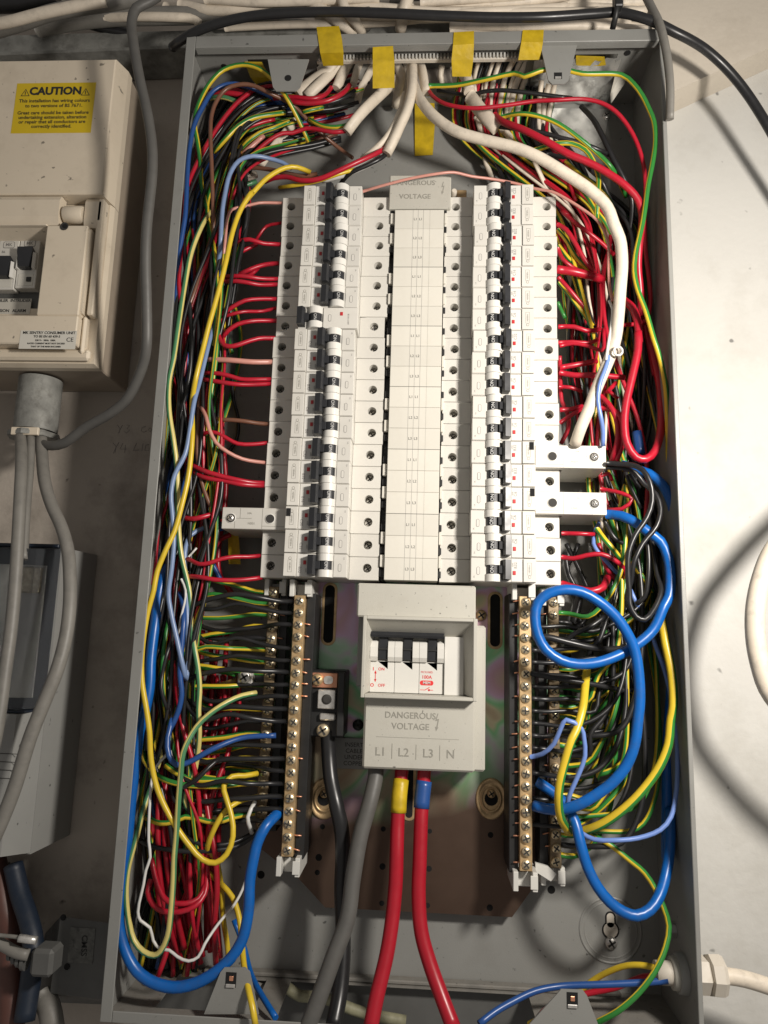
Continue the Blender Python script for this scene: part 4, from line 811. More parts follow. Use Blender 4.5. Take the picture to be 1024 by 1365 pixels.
# red wires leaving the left bundle into the breakers
LB = 'second third third fourth fourth fifth fifth sixth seventh eighth ninth tenth tenth eleventh twelfth thirteenth fourteenth fourteenth fifteenth sixteenth seventeenth bottom'.split()
W += [
('E', 1.6, 'L3 905,292@52 850,298@50 795,315@48 750,370@48 715,420@44', 'dark red wire curving up to the second breaker on the left'),
('R', 2.1, 'L3 895,440@52 830,436@54 770,432@58 680,405@62 620,415@60 560,455@52', 'red wire humped towards the third breaker on the left'),
('R', 2.0, 'L3 730,438@46 640,480@50 545,535@48', 'red wire rising to meet the third breaker on the left'),
('R', 2.2, 'L3 880,568@52 800,575@52 730,592@54 650,625@56 590,655@50', 'upper red wire at the fourth breaker on the left'),
('R', 2.0, 'L3 740,600@48 680,650@48 590,660@46', 'short red wire behind the pair at the fourth breaker on the left'),
('R', 2.1, 'L3 880,676@53 765,674@58 700,665@62 620,655@64 505,660@62', 'upper of two straight red wires at the fifth breaker on the left'),
('R', 2.1, 'L3 875,712@53 745,714@58 680,702@62 600,690@64 495,692@62', 'lower of two straight red wires at the fifth breaker on the left'),
('R', 2.0, 'L3 870,812@52 740,812@58 650,822@62 570,862@62 510,905@60 460,945@52', 'red wire arching to the sixth breaker on the left'),
('R', 1.7, 'L3 865,872@50 770,895@50 640,898@60 560,915@62 480,938@58', 'thin red wire below the arching one at the sixth breaker on the left'),
('R', 2.1, 'L4 870,40@51 770,38@55 690,42@60 600,62@62 535,105@62 490,160@58', 'red wire arching to the seventh breaker on the left'),
('R', 2.2, 'L4 860,158@52 740,160@60 640,190@64 570,212@66 510,208@66 475,160@64 462,60@60 480,-40@52', 'red wire hooked upward from the eighth breaker on the left'),
('P', 2.5, 'L4 840,320@52 700,320@60 550,308@64 395,302@62', 'dusty pink wire straight into the ninth breaker on the left'),
('R', 2.1, 'L4 835,438@52 700,440@58 620,438@60 560,420@62 480,400@64 375,395@62', 'upper red wire of the pair at the tenth breaker on the left'),
('R', 2.1, 'L4 835,468@52 670,475@58 590,472@62 500,460@64 365,438@62', 'lower red wire of the pair at the tenth breaker on the left'),
('N', 2.0, 'L4 820,745@51 730,738@54 650,725@58 560,716@60 470,712@60 395,688@56', 'brown wire into the eleventh breaker on the left'),
('R', 1.9, 'L4 815,870@51 700,882@56 600,878@60 540,850@62 470,810@64 410,798@64 340,818@58', 'red wire curving down into the twelfth breaker on the left'),
('P', 1.8, 'L4 810,1010@51 720,1000@55 630,982@60 530,935@66 450,870@70 405,780@72 385,700@70 350,630@62', 'pale pink wire curving to the thirteenth breaker on the left'),
('R', 2.2, 'L5 850,226@52 760,222@55 680,210@60 550,180@64 430,145@66 335,102@62', 'upper red wire of the pair at the fourteenth breaker on the left'),
('R', 2.2, 'L5 850,243@52 760,240@55 680,234@60 560,210@62 420,185@64 335,140@58', 'lower red wire of the pair at the fourteenth breaker on the left'),
('R', 2.3, 'L5 560,428@50 450,445@60 360,468@64 265,460@58', 'red wire into the left auxiliary block'),
('R', 1.9, 'L5 815,720@52 720,728@56 630,728@62 540,742@66 460,770@68 390,778@68 310,740@62', 'red wire sagging into the second lowest left breaker'),
('R', 2.1, 'L5 815,870@52 720,882@58 630,888@62 500,885@66 400,868@66 310,860@60', 'red wire into the bottom left breaker'),
('R', 2.4, 'L5 600,578@26 530,610@30 490,670@34 465,740@34', 'red wire curving behind the yellow tag'),
('R', 2.2, 'L4 480,120@46 475,350@42 475,520@40 488,680@40 490,900@40 L5 500,150@30', 'red wire hanging straight down beside the breaker wires'),
('E', 2.6, 'L5 555,20@14 570,250@12 560,380@12 L5 520,820@12 610,980@14', 'dark red wire running down the back panel on the left'),
('D', 2.4, 'L5 410,590@26 440,700@24 490,800@20 540,900@16', 'blue wire going down behind the left bundle'),
]
WHITE = [  # sheathed cables fanning out of the top entry
('W', 4.6, 'L2 290,110@56 230,180@54 150,235@52 30,330@52', 'leftmost cream cable at the top entry', .6), ('W', 4.3, 'L2 330,120@52 270,180@52 180,270@54 95,350@52', 'second cream cable from the left at the top entry', .7),
('W', 4.4, 'L2 400,90@48 350,180@50 300,300@50', 'third cream cable from the left, ending at red cores', .7), ('W', 3.6, 'L2 470,100@44 440,170@46 415,270@46', 'fourth cream cable from the left at the top entry', .7), ('S', 4.6, 'L2 520,90@38 470,150@40 440,230@36', 'grey cable behind the tape at the top entry', .7),
('W', 4.6, 'L2 700,240@40 640,300@50 550,385@56 480,455@60 425,520@60 370,595@58', 'broad cream cable cut square beside the tape', .75), ('W', 3.8, 'L2 700,120@40 740,200@44 725,300@30 L2 705,420@14', 'cream cable bending down behind the centre', 1),
('W', 5.0, 'L2 815,110@52 818,200@58 812,320@62 780,450@64 730,560@64 690,650@64 640,745@62', 'fat cream cable curving down to its red and black cores', .8), ('W', 3.4, 'L2 765,340@50 745,430@56 700,540@60 640,640@62 560,720@60 480,780@54', 'slim cream cable following the fat curving one', .8),
('W', 4.4, 'L2 870,130@46 890,200@50 910,330@50', 'cream cable right of centre with red core below', .7), ('W', 5.0, 'R1 290,130@40 320,180@46 335,265@48', 'short stubby cream cable below the twisted tape', .8),
('W', 5.6, 'R1 340,300@44 400,380@50 460,450@54 530,520@54', 'broad cream cable end split into red and black cores', .6),
('W', 3.6, 'L1 790,420@30 700,520@38 620,620@42 540,730@40', 'cream cable end slanting in the upper left bundle', .6), ('W', 3.2, 'L1 840,500@22 830,560@26 780,610@26 730,630@22', 'stubby cream cable end in shadow at upper left', .7), ('W', 3.0, 'L1 520,780@30 460,800@34 390,825@34', 'short cream cable deep in the upper left bundle', .7),
('W', 2.4, 'R1 380,440@26 430,540@24 450,640@22 445,730@20 500,870@16', 'thin cream cable hanging straight by the top of the right column', 1),
('W', 3.3, 'R3 230,480@16 240,620@14 235,800@14 230,1000@14', 'cream cable hanging behind the right column wires', .7), ('W', 3.2, 'R3 200,20@26 290,150@24 330,300@22', 'grey-white cable leaning behind the right column wires', .7),
]
WHITE += [('W', 3.4, 'L2 250,100@40 170,190@38 90,250@34 0,300@30', 'cream cable tucked behind the left bracket', .7), ('W', 3.2, 'L2 320,80@34 290,160@32 240,230@30', 'short cream cable behind the second one', .7), ('W', 3.4, 'L2 560,110@26 520,200@26 470,290@24 445,380@24', 'cream cable end in shadow left of the tape', .7),
 ('W', 3.6, 'L2 780,110@34 790,200@30 770,330@22', 'cream cable hidden behind the fat curving one', .8), ('W', 3.2, 'R1 150,90@30 140,160@24 170,260@18', 'cream cable in the gap under the twisted tape', .8), ('W', 3.4, 'R1 230,100@30 250,200@26 300,330@20', 'cream cable behind the stubby one', .8)]
for k, r, pts, lab, fl in WHITE: wire(k, r*1.12, pts, lab, 'cable', 'sheathed_cable', 'sheathed cables at the top entry', 12, flat=fl)
# vertical fan at top right, cream and black alternating
FAN = [(400, 65, 370, 180, 385, 300), (500, 60, 455, 200, 440, 340), (545, 55, 500, 200, 480, 400), (640, 55, 585, 160, 545, 420), (690, 55, 620, 220, 590, 430), (730, 60, 640, 260, 620, 460), (760, 90, 690, 260, 665, 600), (830, 190, 815, 330, 815, 520), (880, 215, 850, 340, 845, 530), (920, 215, 895, 340, 870, 520), (560, 520, 600, 560, 640, 620), (780, 740, 830, 850, 880, 960)]
for i, (a, b_, c, d, e, f) in enumerate(FAN):
    wire('W', random.uniform(2.5, 3.6), 'R1 %d,%d@44 %d,%d@34 %d,%d@26 %d,%d@20' % (a, b_, c, d, e, f, e+random.randint(20, 90), f+180), 'cream sheathed cable in the upright fan at the top right entry', 'cable', 'sheathed_cable', 'cream cables of the upright fan at top right', 10, flat=.7)
for i in range(18):
    x = 380+i*27+random.randint(-8, 8); 
    wire('K', random.uniform(1.7, 2.3), 'R1 %d,%d@34 %d,%d@24 %d,%d@18 %d,%d@26 %d,%d@24' % (x+60, 60+max(0, x-640)//2, x, 260, x+random.randint(-10, 30), 460, x+150+i*6, 760, x+250+i*6, 1000), 'black wire standing between the cream cables at top right', 'wire', None, 'black wires between the cream cables', 8)
for i, x in enumerate(W):
    k, r, pts, lab = x
    wire(k, r, pts, lab)
for k, r, pts, lab in (
 ('R', 2.2, 'L2 265,290@50 220,340@56 150,365@60 0,355@60 L1 760,260@60 640,262@56', 'upper red core curving left at the top of the left side'),
 ('R', 2.4, 'L2 390,275@50 340,330@58 240,380@62 100,398@62 0,385@62 L1 800,285@60 700,270@52', 'lower red core curving left at the top of the left side'),
 ('X', 1.9, 'L2 410,300@44 350,340@46 290,375@44 150,430@44 40,450@42', 'green core below the red ones at top left'), ('K', 2.0, 'L2 425,310@46 350,360@50 230,400@52 100,420@50 0,430@48 L1 700,380@44', 'black core below the red ones at top left'),
 ('R', 2.1, 'L2 360,588@56 280,595@58 190,580@56 100,568@54 0,600@54 L1 700,500@56 600,555@56 520,625@54 440,700@50', 'red core leaving the square-cut cable leftward'),
 ('X', 2.1, 'L2 385,545@56 300,560@56 200,550@54 100,500@50 L1 940,440@50', 'striped core leaving the square-cut cable leftward'),
 ('R', 2.4, 'L2 635,705@60 560,745@66 440,800@70 300,865@70 180,915@68 60,925@66 -40,900@62 L1 640,805@58 580,830@50', 'bright red core running from the fat cable to the left'),
 ('K', 2.2, 'L2 645,738@58 600,775@62 500,825@62 400,870@60 340,930@50 310,1000@34', 'black core running from the fat cable down behind the breakers'),
 ('Y', 1.9, 'L2 420,850@60 300,885@64 200,920@62 100,945@60 0,960@58 L1 680,870@48', 'orange-yellow wire alongside the bright red core'),
 ('C', 3.0, 'L2 600,770@52 480,830@56 340,885@56 200,920@54', 'white sheath strip under the bright red core'),
 ('N', 2.2, 'L2 170,880@60 80,895@60 -20,880@58 L1 780,770@56 600,745@52 480,735@50 380,760@46 300,850@44 270,1000@46', 'dark brown wire under the yellow wire at top left'),
 ('R', 2.6, 'L1 760,265@50 640,262@50 540,258@52 440,240@56 330,225@58 250,225@56 190,250@50', 'thick red wire below the blue arch at top left'),
 ('R', 2.2, 'L1 600,275@44 500,250@46 400,210@50 300,205@50 200,210@46', 'second red wire below the blue arch at top left'),
 ('z', 2.3, 'L1 460,305@52 400,290@56 330,262@58 270,250@58 210,262@52', 'short green wire end below the brown arch'),
 ('x', 2.4, 'L1 715,358@52 620,372@58 500,395@62 400,450@64 320,530@64 260,600@60 230,650@52', 'yellow striped wire arching in the middle of the upper left fan'),
 ('x', 2.2, 'L1 975,325@50 900,340@54 840,355@54', 'pale striped wire end at the top of the left fan'),
 ('R', 2.0, 'L1 645,405@50 560,425@54 450,465@56 370,510@54', 'dull red wire under the striped one in the left fan'),
 ('x', 2.1, 'L1 745,422@54 650,460@60 540,500@62 460,560@62 412,610@56', 'short yellow wire arching below in the upper left fan'),
 ('P', 2.6, 'L1 570,520@50 500,580@52 420,650@50', 'faded pink wire end in the upper left fan'),
 ('G', 2.6, 'L1 380,545@52 300,610@54 235,680@52', 'dark green wire in the upper left fan'),
 ('x', 2.2, 'L1 340,660@52 280,740@56 230,800@54 190,880@50', 'yellow wire glimpsed behind the brown arch'),
 ('g', 2.4, 'L1 520,830@46 430,860@50 340,910@46', 'green wire end beneath the large yellow one'),
 ('R', 3.0, 'L1 110,600@44 100,750@46 90,900@46 L3 320,20@46 300,150@46 280,350@46 240,500@50 225,600@48 245,700@44', 'bright red wire beside the blue one at the left edge'),
 ('R', 2.6, 'L1 135,700@40 130,900@44 L3 335,10@46 310,250@42 270,450@40 270,650@38', 'second bright red wire beside the blue one at the left edge'),
 ('Y', 2.0, 'L4 148,150@50 135,300@50 132,430@46', 'short stretch of yellow wire at the left edge'),
 ('Y', 2.6, 'L6 220,280@48 210,450@50 205,620@46', 'yellow wire beside the thick blue one at left'),
 ('K', 1.6, 'L6 305,370@66 270,470@72 240,600@72 230,700@74 270,850@70', 'kinked grey-black wire at the left'),
): wire(k, r, pts, lab)
# ---- bundles: wires nobody could name singly but anybody could count; they run in lanes, each with its own wander
def lerp_tab(tab, y):
    if y <= tab[0][0]: return tab[0][1:]
    for a, c in zip(tab, tab[1:]):
        if y <= c[0]:
            t = (y-a[0])/(c[0]-a[0]); return tuple(p+(q-p)*t for p, q in zip(a[1:], c[1:]))
    return tab[-1][1:]
def lane(tab, y0, y1, u, v, rng, dy=62, amp=.16):
    ph = [rng.uniform(0, 6.28) for _ in range(4)]; out = []; n = max(2, int((y1-y0)/dy))
    for k in range(n+1):
        y = y0+(y1-y0)*k/n; a, c, h0, h1 = lerp_tab(tab, y)
        uu = min(1, max(0, u+amp*math.sin(y/97+ph[0])+amp*.7*math.sin(y/53+ph[1]))); vv = min(1, max(0, v+amp*math.sin(y/83+ph[2])))
        out.append(at(a+(c-a)*uu, y, h0+(h1-h0)*vv))
    return out
LT = [(170, 262, 345, 8, 60), (250, 250, 338, 8, 66), (350, 240, 318, 8, 68), (450, 232, 302, 8, 66), (550, 226, 294, 8, 64), (650, 216, 296, 8, 62), (750, 206, 284, 8, 62), (850, 198, 262, 8, 66), (950, 190, 256, 8, 66), (1050, 184, 262, 8, 64), (1150, 178, 272, 8, 60), (1250, 176, 262, 8, 52), (1300, 178, 262, 6, 30)]
rng = random.Random(11)
KL = 'KKKKKKRRRXXxKKKRRDNKXxKKKREXK'
GLAB = {'K': 'black wire running down in the crowded left bundle', 'R': 'red wire running down in the crowded left bundle', 'E': 'dark red wire running down in the crowded left bundle', 'X': 'green striped wire running down in the crowded left bundle', 'x': 'yellow striped wire running down in the crowded left bundle', 'D': 'blue wire running down in the crowded left bundle', 'N': 'brown wire running down in the crowded left bundle', 'W': 'cream cable running down in the crowded left bundle', 'S': 'grey wire running down in the crowded left bundle'}
def nominal(k, lab_tail): return {'x': 'yellow striped', 'X': 'green striped', 'S': 'grey', 'W': 'cream'}.get(k, CN.get(k, k))+' '+lab_tail
def grp(k, side): return '%s wires of the %s bundle' % ({'x': 'yellow striped', 'X': 'green striped'}.get(k, CN[k]), side)
for i in range(92):
    k = rng.choice(KL); u, v = rng.random(), rng.random()**.8
    sy = 108+95*u+rng.uniform(-8, 8); sx = rng.uniform(370, 470) - 45*u
    yend = rng.choice([780, 880, 960, 1000, 1040, 1040, 1290])
    fan = [at(sx+30, sy-8, 12+24*v), at(sx, sy, 14+28*v), at(330+(sx-400)*.2, sy+rng.uniform(4, 14)+18*u, 16+48*v)]
    P = fan + lane(LT, sy+85+45*(1-u), yend, u, v, rng)
    wire(k, rng.uniform(1.35, 2.15), P, GLAB[k], 'wire', None, grp(k, 'left'), 8, step=7)
for i in range(14):   # lower bundle only
    k = rng.choice('KKxXRT'); u, v = rng.random(), rng.random()*.9
    P = lane(LT, rng.uniform(640, 780), 1300, u, v, rng); wire(k, rng.uniform(1.7, 2.3), P, nominal(k, 'wire in the lower part of the left bundle'), 'wire', None, 'wires of the lower left bundle, '+CN[k], 8, step=7)
RT = [(830, 238, 320, 8, 34), (950, 225, 318, 8, 34), (1050, 202, 292, 18, 56), (1130, 204, 292, 20, 62), (1200, 212, 290, 20, 62), (1260, 222, 288, 18, 54), (1292, 232, 300, 10, 38)]
for i in range(25):   # the red bunch
    u = (i+.5)/25; k = rng.choice('RRRRE')
    P = lane(RT, rng.choice([840, 900, 980]), rng.uniform(1262, 1290), u, rng.random(), rng, 48, .10)
    wire(k, rng.uniform(2.0, 2.5), P, 'red wire of the dense bunch hanging at the lower left' if k == 'R' else 'dark red wire of the dense bunch hanging at the lower left', 'wire', 'red_wire', 'red wires of the lower left bunch' if k == 'R' else 'dark red wires of the lower left bunch', 10)
def zpx(X, h, z):
    return (X, h, z)
# wires into the left bars
zs = lambda n, z0, z1: [z0-4.5-(z0-z1-9)*k/(n-1) for k in range(n)]
for k, z in enumerate(zs(21, -13, -201)):
    if k in (3, 11, 19, 20): continue
    dz0 = rng.uniform(-6, 8); hx = rng.uniform(44, 66)
    pts = [(-87.5, 54, z), (-97, 55, z+rng.uniform(-.5, .8)), (-112, hx, z+dz0*.4), (-130, hx+2, z+dz0*.9), (-150, hx, z+dz0*.6-3), (-170, hx-6, z+dz0+rng.uniform(-10, 18)), (-178, hx-12, z+dz0+rng.uniform(30, 60)), (-180+rng.uniform(-4, 6), hx-18, z+rng.uniform(90, 130))]
    wire('K', rng.uniform(1.9, 2.3), pts, 'black wire from the left bundle into the %s screw of the front left bar' % (['first', 'second', 'third', 'fourth', 'fifth', 'sixth', 'seventh', 'eighth', 'ninth', 'tenth', 'eleventh', 'twelfth', 'thirteenth', 'fourteenth', 'fifteenth', 'sixteenth', 'seventeenth', 'eighteenth', 'nineteenth'][k]), 'wire', None, 'black wires into the front left bar')
for k, z in enumerate(zs(20, -6, -186)):
    if k in (9, 17, 19): continue
    kd = rng.choice('XxXxKK'); dz0 = rng.uniform(-7, 8); hx = rng.uniform(38, 58)
    pts = [(-109, 41, z), (-120, 43, z+.5), (-136, hx, z+dz0*.6), (-152, hx+2, z+dz0), (-168, hx, z+dz0+rng.uniform(-4, 14)), (-178+rng.uniform(-3, 6), hx-8, z+rng.uniform(30, 55)), (-181+rng.uniform(-3, 8), hx-14, z+rng.uniform(80, 120))]
    wire(kd, rng.uniform(1.8, 2.2), pts, nominal(kd, 'wire curving from the left bundle into the rear left bar'), 'wire', None, 'wires into the rear left bar, '+nominal(kd, 'ones'))
# right bundle
RTB = [(250, 700, 832, 6, 40), (300, 742, 850, 6, 44), (400, 752, 862, 6, 46), (500, 760, 872, 6, 44), (600, 772, 880, 6, 40), (700, 796, 882, 6, 44), (790, 800, 886, 6, 46), (850, 800, 886, 6, 50)]
GR_ = 'KKKKKXXRRREKxXRKWK'
for i in range(66):
    k = rng.choice(GR_); u, v = rng.random(), rng.random()*.9
    if k in 'RE' : ye = rng.choice([420, 500, 600, 700])
    else: ye = rng.uniform(760, 850)
    sx = 610+130*u
    P = [at(sx, 100+30*u, 30), at(sx-6, 170+20*u, 16+16*v)] + lane(RTB, 300-30*(1-u)+rng.uniform(-10, 15), ye, u, v, rng, 58, .12)
    wire(k, rng.uniform(1.35, 2.1), P, nominal(k, 'wire running down in the crowded right bundle'), 'wire', None, grp(k, 'right'), 8, step=7)
for i in range(26):   # nested arcs from the right wall into the rear bar
    k = rng.choice('XxXXKKX'); z = -20-7.0*i; out = rng.uniform(0, 1); hx = rng.uniform(22, 56)
    xr = 150+38*out; zt = z+30+rng.uniform(20, 70)
    pts = [(116, 42, z), (124, 43, z-.5), (136, hx, z+rng.uniform(-3, 4)), (xr-16, hx+2, z+10+rng.uniform(-4, 8)), (xr-2, hx, z+32+rng.uniform(-5, 10)), (xr+4, hx-5, zt+25), (xr+rng.uniform(-6, 4), hx-12, min(60, zt+85))]
    wire(k, rng.uniform(1.8, 2.4), pts, nominal(k, 'wire curving from the right bundle into the rear right bar'), 'wire', None, 'wires into the rear right bar, '+nominal(k, 'ones'))
for k, z in enumerate(zs(22, -9, -203)):
    if k in (0, 1, 13, 17, 19, 20, 21) : continue
    xr = rng.uniform(150, 188); hx = rng.uniform(44, 60)
    pts = [(94, 54, z), (103, 55, z-.4), (120, hx, z+rng.uniform(-3, 2)), (140, hx, z+rng.uniform(-5, 6)), (xr-10, hx-2, z+rng.uniform(4, 24)), (xr, hx-8, z+rng.uniform(40, 60)), (xr+rng.uniform(-5, 3), hx-16, z+rng.uniform(90, 120))]
    wire('K', rng.uniform(1.8, 2.2), pts, 'black wire from the right bundle into screw row %s of the front right bar' % ['one', 'two', 'three', 'four', 'five', 'six', 'seven', 'eight', 'nine', 'ten', 'eleven', 'twelve', 'thirteen', 'fourteen', 'fifteen', 'sixteen', 'seventeen', 'eighteen', 'nineteen', 'twenty', 'twenty one', 'twenty two'][k], 'wire', None, 'black wires into the front right bar')
for i, pts in enumerate(('R6 340,60@20 300,250@22 260,420@20 250,600@18 280,720@16', 'R6 300,60@18 330,200@20 400,320@24 410,480@24', 'R6 240,360@50 300,305@54 400,260@58 500,190@54', 'R6 430,100@24 480,250@24 500,400@22', 'R5 180,640@20 260,800@24 330,960@24', 'R5 170,700@22 200,860@22 260,960@22', 'R5 260,640@20 230,720@22 190,780@22')):
    wire('K', 2.2 if i else 3.6, pts, 'black wire slanting in the open gap right of the bars', 'wire', None, 'black wires in the gap right of the bars')
wire('K', 2.9, 'R6 50,330@60 130,322@62 250,350@62 400,385@60 520,400@54 640,380@46', 'fat black wire passing through the big blue loop')
wire('K', 2.3, 'R6 40,548@58 150,570@62 300,595@62 450,620@58 560,645@52 680,660@44', 'black wire running out below the big blue loop')
# ferrule sleeve and loose ring on the right
p = parse('R4 735,775@38 760,945@40'); b = MB(); b.tube(smooth(p, 4), 4.2, 'dark_blue_insulation', 14); tag(b.build('cable_sleeve'), 'dark blue printed cable sleeve between the red loop and side wall', 'cable sleeve')
p = at(824, 468, 84); b = MB(); n = 20
b.tube([(p[0]+3.2*math.cos(6.2832*i/n), 84+.4*math.sin(3*i), p[2]+3.4*math.sin(6.2832*i/n)) for i in range(n+1)], .9, 'white_insulation', 8); tag(b.build('wire_ring'), 'tiny loop of white core at the edge of the cream cable', 'ring')
# incoming supply tails
def cable(name, k, r, pts, label, n=18): return wire(k, r, pts, label, 'cable', name, n=n)
cable('supply_cable', 'H', 6.0, 'M 345,-20@50 345,40@52 320,160@58 275,320@62 240,520@66 215,700@70 150,880@76 100,1020@80 40,1180@84 0,1280@86', 'dark grey supply cable leaving the main switch at the far left')
for nm, col, k, band, pts, pb, lab in (('supply_cable', 'yellow', 'E', 'tape_yellow', 'M 465,-20@48 460,60@50 450,160@54 444,260@56 440,400@60 435,540@62 420,700@66 395,860@72 350,1050@80 320,1200@86', 'M 460,66@50 452,140@53.5 448,215@55', 'thick red supply cable with a yellow band under the main switch'),
                                  ('supply_cable', 'blue', 'E', 'dark_blue_insulation', 'M 570,-20@48 562,80@50 552,220@54 546,400@58 540,600@62 552,760@66 590,900@70 640,1040@76 700,1200@86', 'M 565,72@50 557,140@52 552,196@53.5', 'thick red supply cable with a blue band under the main switch')):
    o = cable(nm, k, 5.3, pts, lab); b = MB(); b.tube(smooth(parse(pb), 3), 5.75, band, 18); b.build('phase_band', o)
cable('neutral_cable', 'K', 5.8, 'M 125,-160@40 130,-60@40 140,60@44 165,180@50 190,300@50 195,420@48 190,560@46 195,720@48 195,880@54 180,1040@62 150,1200@74', 'fat black cable running down from the neutral block behind the grey one')
wire('S', 4.5, 'L8 900,800@14 960,825@10 1100,850@8', 'grey cable lying in the bottom opening of the enclosure', 'cable', 'grey_cable'); 
p = parse('M -60,1010@16 0,1050@14 100,1055@14 200,1095@14 300,1130@12 480,1165@10'); b = MB(); b.tube(smooth(p, 6), 4, 'grubby_green', 12); tag(b.build('grubby_cable'), 'pale grubby cable lying across the bottom opening of the enclosure', 'cable')
# gland on the right side wall
GD = thing('cable_gland', 'white nylon cable gland through the right side wall near the bottom', 'cable gland')
p = at(925, 1302, 60); gc = (0, p[1]-4, p[2])
b = MB(); b.lathe((198, gc[1], gc[2]), [(11.5, -7), (12.6, -6.4), (13, -2), (13, -1.5)], 'unit_grey', 28, 'x'); b.lathe((198, gc[1], gc[2]), [(8.4, -10.5), (10.4, -10), (10.5, -7)], 'switch_grey', 28, 'x'); b.build('lock_nut', GD)
b = MB(); b.lathe((198, gc[1], gc[2]), [(5.8, -21), (7.4, -21), (7.6, -10.5)], 'nylon_white', 22, 'x'); b.build('threaded_spigot', GD)
b = MB(); b.lathe((198, gc[1], gc[2]), [(11.8, .3), (12.2, 1), (12.2, 13), (11, 14)], 'nylon_white', 6, 'x', False); b.build('gland_body', GD)
b = MB(); b.lathe((198, gc[1], gc[2]), [(10.5, 14.5), (13.2, 15.2), (13.6, 22), (12.2, 24.5), (7.5, 25)], 'nylon_white', 8, 'x', False); b.build('gland_cap', GD)
wire('W', 5.6, [(216, gc[1], gc[2]), (232, gc[1], gc[2]-.5), (250, gc[1]+1, gc[2]-4), (275, gc[1]+2, gc[2]-12), (320, gc[1], gc[2]-30)], 'cream cable leaving the gland to the right', 'cable', 'sheathed_cable')
MB().lathe((196.5, 40, at(904, 1240, 40)[2]), [(5, -5), (5, 0)], 'galvanised', 6, 'x', False).build('hex_bolt', EN)
#%%SURROUND
# ---------------------------------------------------------------- cables outside the enclosure
wire('K', 4.0, 'A2 -30,190@70 0,165@80 80,120@88 200,82@92 350,58@94 600,48@94 800,52@94 1020,62@94 A3 300,70@94 500,68@94 700,55@90 790,50@88 860,62@90 960,92@90 A4 300,122@90 400,172@88 480,212@84 560,262@78 640,330@72 720,415@67 800,520@63 900,680@60 960,790@57 1060,960@54 1250,1300@50 1600,1900@46', 'long black cable arching over the top and down the right wall', 'cable', 'black_cable')
p = at(822, 16, 88); b = MB(); b.tube([(p[0], 92, p[2]+8), (p[0]-1, 96, p[2]), (p[0]-2, 92, p[2]-8), (p[0]-2.5, 84, p[2]-12)], 2.4, 'black_plastic', 8); b.box(p[0]-3.5, p[0]+3, 88, 98, p[2]-3, p[2]+14, 'black_plastic', .8); tag(b.build('cable_tie'), 'black cable tie clipped on the arching black cable', 'cable tie')
wire('S', 3.6, 'A4 245,-20@84 280,50@90 318,130@96 345,230@98 365,350@98 375,480@96 373,640@90', 'flat grey cable strip hanging down over the upper right corner', 'cable', 'grey_cable', flat=.8)
wire('H', 4.1, 'A1 830,-20@110 780,10@112 715,45@114 692,110@114 705,250@116 735,420@118 775,600@120 798,760@120 800,900@120 785,1200@120 A5 685,260@118 680,420@114 684,600@108 684,800@100 672,880@92 640,970@84 590,1060@76 520,1120@70 400,1190@62 300,1262@56 240,1275@52 190,1262@46 160,1225@42 150,1195@36', 'dull grey cable from the ceiling curving into the conduit under the cream unit', 'cable', 'grey_cable')
wire('S', 4.7, 'A5 93,1192@38 98,1260@56 100,1365@74 A6 92,200@84 82,400@90 70,600@94 52,800@98 25,1000@102 -10,1250@106 -40,1400@108', 'left grey cable dropping from the conduit past the lower unit', 'cable', 'grey_cable')
wire('S', 3.4, 'A5 142,1195@40 144,1260@52 140,1365@62 A6 122,100@68 118,300@76 108,500@84', 'thin grey cable against the left one below the conduit', 'cable', 'grey_cable')
wire('S', 4.9, 'A5 190,1192@38 196,1310@52 A6 200,50@62 205,150@68 235,250@74 280,350@80 308,450@86 318,560@92 318,700@98 300,850@102 260,1000@106 200,1150@108 140,1300@110 A7 60,320@110 0,470@110 -60,600@110', 'right grey cable bulging over the lower unit', 'cable', 'grey_cable')
wire('W', 6.8, 'A8 1300,-420@84 1000,-140@88 850,30@90 775,135@90 735,240@90 712,340@90 704,430@90 710,540@90 730,640@90 765,745@90 840,850@90 1000,1040@88 1300,1300@84', 'thick cream cable looping in at the right edge of the view', 'cable', 'sheathed_cable')
# jumble of cables above the box
TOPC = [('S', 7, 'A1 -40,165@60 0,160@62 120,118@66 260,70@70 420,38@72 600,12@72 760,-20@70'), ('W', 5, 'A1 -40,130@72 60,112@74 200,75@76 380,36@76 560,8@76'), ('S', 8, 'A1 200,150@40 400,110@46 600,90@48 800,85@48 1020,80@48 A2 200,50@48'), ('W', 4, 'A1 540,95@50 700,88@54 900,90@54 1020,100@50 A2 80,95@48'),
 ('W', 5, 'A2 0,20@50 120,40@54 260,30@56 420,-10@56'), ('S', 6, 'A2 60,70@40 200,40@46 400,20@48 560,40@44 620,100@36'), ('W', 5, 'A2 480,-20@60 560,30@60 640,90@56 700,130@44'), ('W', 4.6, 'A2 650,-20@66 660,30@66 700,80@60 730,130@40'), ('S', 6, 'A2 780,-20@56 760,40@56 740,110@40'), ('W', 5.4, 'A2 920,-20@64 900,40@62 885,120@44'),
 ('W', 4.5, 'A3 -40,30@50 200,20@54 400,8@56 600,-20@56'), ('W', 5, 'A3 -60,55@40 150,48@44 350,38@46 600,30@46 760,38@46 900,50@40'), ('S', 5, 'A3 200,80@30 400,50@34 640,20@36 840,0@36'), ('W', 6, 'A3 300,-5@44 500,12@46 700,14@46 900,5@44'), ('W', 4, 'A3 0,8@60 200,-4@60 420,-14@60'), ('W', 4, 'A2 100,-5@62 300,8@64 500,4@64 800,-10@64'), ('S', 5, 'A2 0,60@30 160,70@30 320,84@30 560,110@28')]
TOPC += [('K', 9, 'A1 -60,20@40 120,10@42 300,-25@44'), ('K', 5, 'A1 420,110@30 560,150@34 700,180@30')]  # fat black one added to stand in for the dark void at top left
